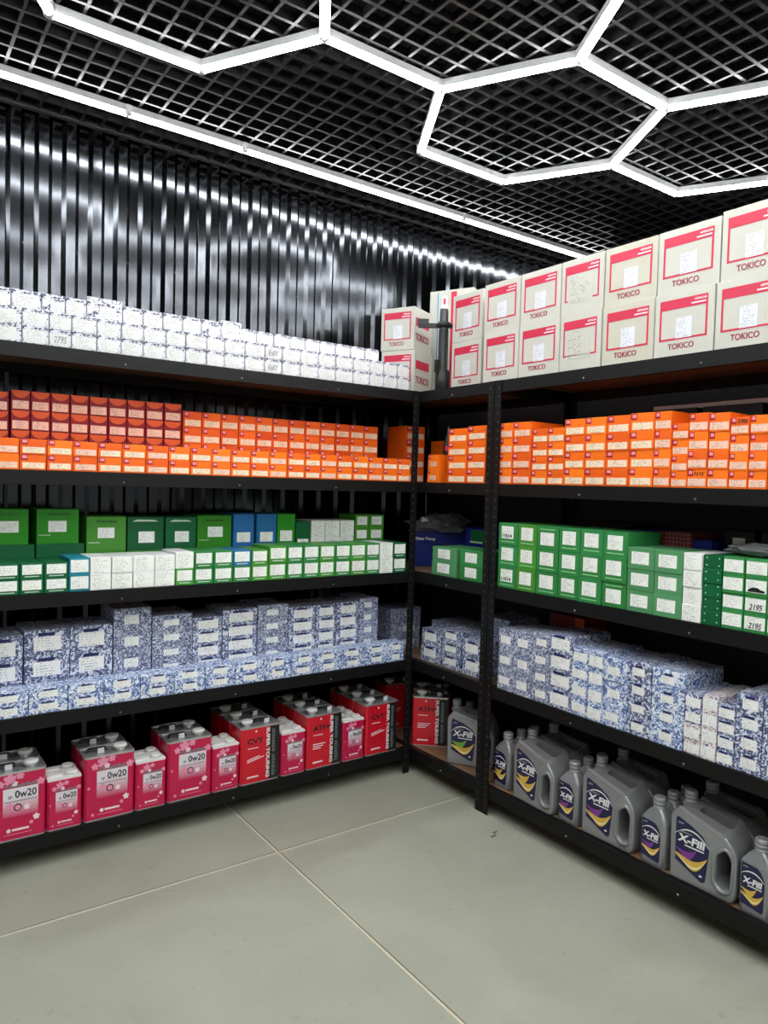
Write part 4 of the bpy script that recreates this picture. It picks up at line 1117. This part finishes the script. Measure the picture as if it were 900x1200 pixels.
# ------------------------------------------------------------------ odds and ends in the depth of the jug rack
pp = tag(empty('grey_pipe', wpos('R', -1.70, 0.262, ZS[1]+0.2985), rzR), 'pale grey flat bar lying behind and above the orange boxes', 'bar')
ob('bar', MB().box(0, 0.27, 0, 0.02, 0, 0.016).mesh('bar', 'pipe_grey'), pp); ob('bar', MB().box(0.272, 0.70, 0, 0.02, 0.001, 0.017).mesh('bar', 'pipe_grey'), pp)
def plain_box(fr, s0, s1, y0, d, z0, h, mat, label, cat='box', grp=None):
    return carton('storage_box', fr, s0, s1, y0, d, z0, h, mat, label, cat, grp, 0.0, 0.0)
for i, (a, b_) in enumerate(((1.72, 1.50), (1.48, 1.26), (1.24, 1.02))):
    plain_box('R', -a, -b_, 0.235, 0.2, ZS[1], 0.2975, 'black_card', 'carton painted shade-black under the pale grey bar, %s from the double post' % ORD[i], 'box', 'shade-black cartons under the grey bar')  # black colour stands in for the shade behind the orange boxes
o = plain_box('R', -1.94, -1.775, 0.22, 0.15, ZS[1], 0.283, 'olive', 'olive green flat carton edge showing above the orange boxes')
o = plain_box('R', -1.76, -1.725, 0.235, 0.15, ZS[1], 0.275, 'red_dark_card', 'narrow dark red carton between olive carton and grey bar')
o = plain_box('R', -1.74, -1.64, 0.235, 0.2, ZS[2], 0.285, 'navy_card', 'navy box behind the green boxes beside the lattice box')
o = plain_box('R', -1.635, -1.50, 0.235, 0.2, ZS[2], 0.285, 'lattice', 'dark red box with lattice print behind the green boxes')
o = plain_box('R', -1.495, -1.42, 0.235, 0.2, ZS[2], 0.262, 'navy_card', 'small navy box beside the lattice box behind the green boxes')
for i, (a, b_) in enumerate(((2.10, 1.80), (1.415, 1.30), (1.28, 1.14), (1.12, 0.97))):
    o = plain_box('R', -a, -b_, 0.30, 0.16, ZS[2], 0.30, 'black_card', 'black box standing behind the green boxes, %s from the double post' % ORD[i], 'box', 'black boxes at the rear of the jug rack')
    sticker(o, 'paper_label', 0.3, 0.7, 0.74, 0.92)
o = plain_box('R', -2.22, -2.02, 0.30, 0.15, ZS[3], 0.315, 'red_dark_card', 'dark red box with orange patch behind the blue printed boxes')
part(o, 'patch', plate(0.05, 0.05, 'arc_orange'), 0.145, 0.262)
def blob():
    bm = bmesh.new(); bmesh.ops.create_icosphere(bm, subdivisions=3, radius=1.0)
    from mathutils import noise
    for v in bm.verts:
        k = 1+0.3*noise.noise(v.co*2.3); p = v.co
        v.co = Vector((p.x*0.13*k, p.y*0.06*k, max(0, 0.02+p.z*0.022*k)))
    me = bpy.data.meshes.new('wrapped_part'); bm.to_mesh(me); bm.free(); me.materials.append(MATS['bag_plastic']); return me
o = ob('wrapped_part', blob(), None, wpos('R', -1.17, 0.12, ZS[2]+4*0.0577+0.001), rzR); tag(o, 'flat dark plastic wrapped part lying on the green labelled boxes', 'wrapped part')
for o in S.objects:
    for k in ('_w', '_h', '_d'):
        if k in o: del o[k]
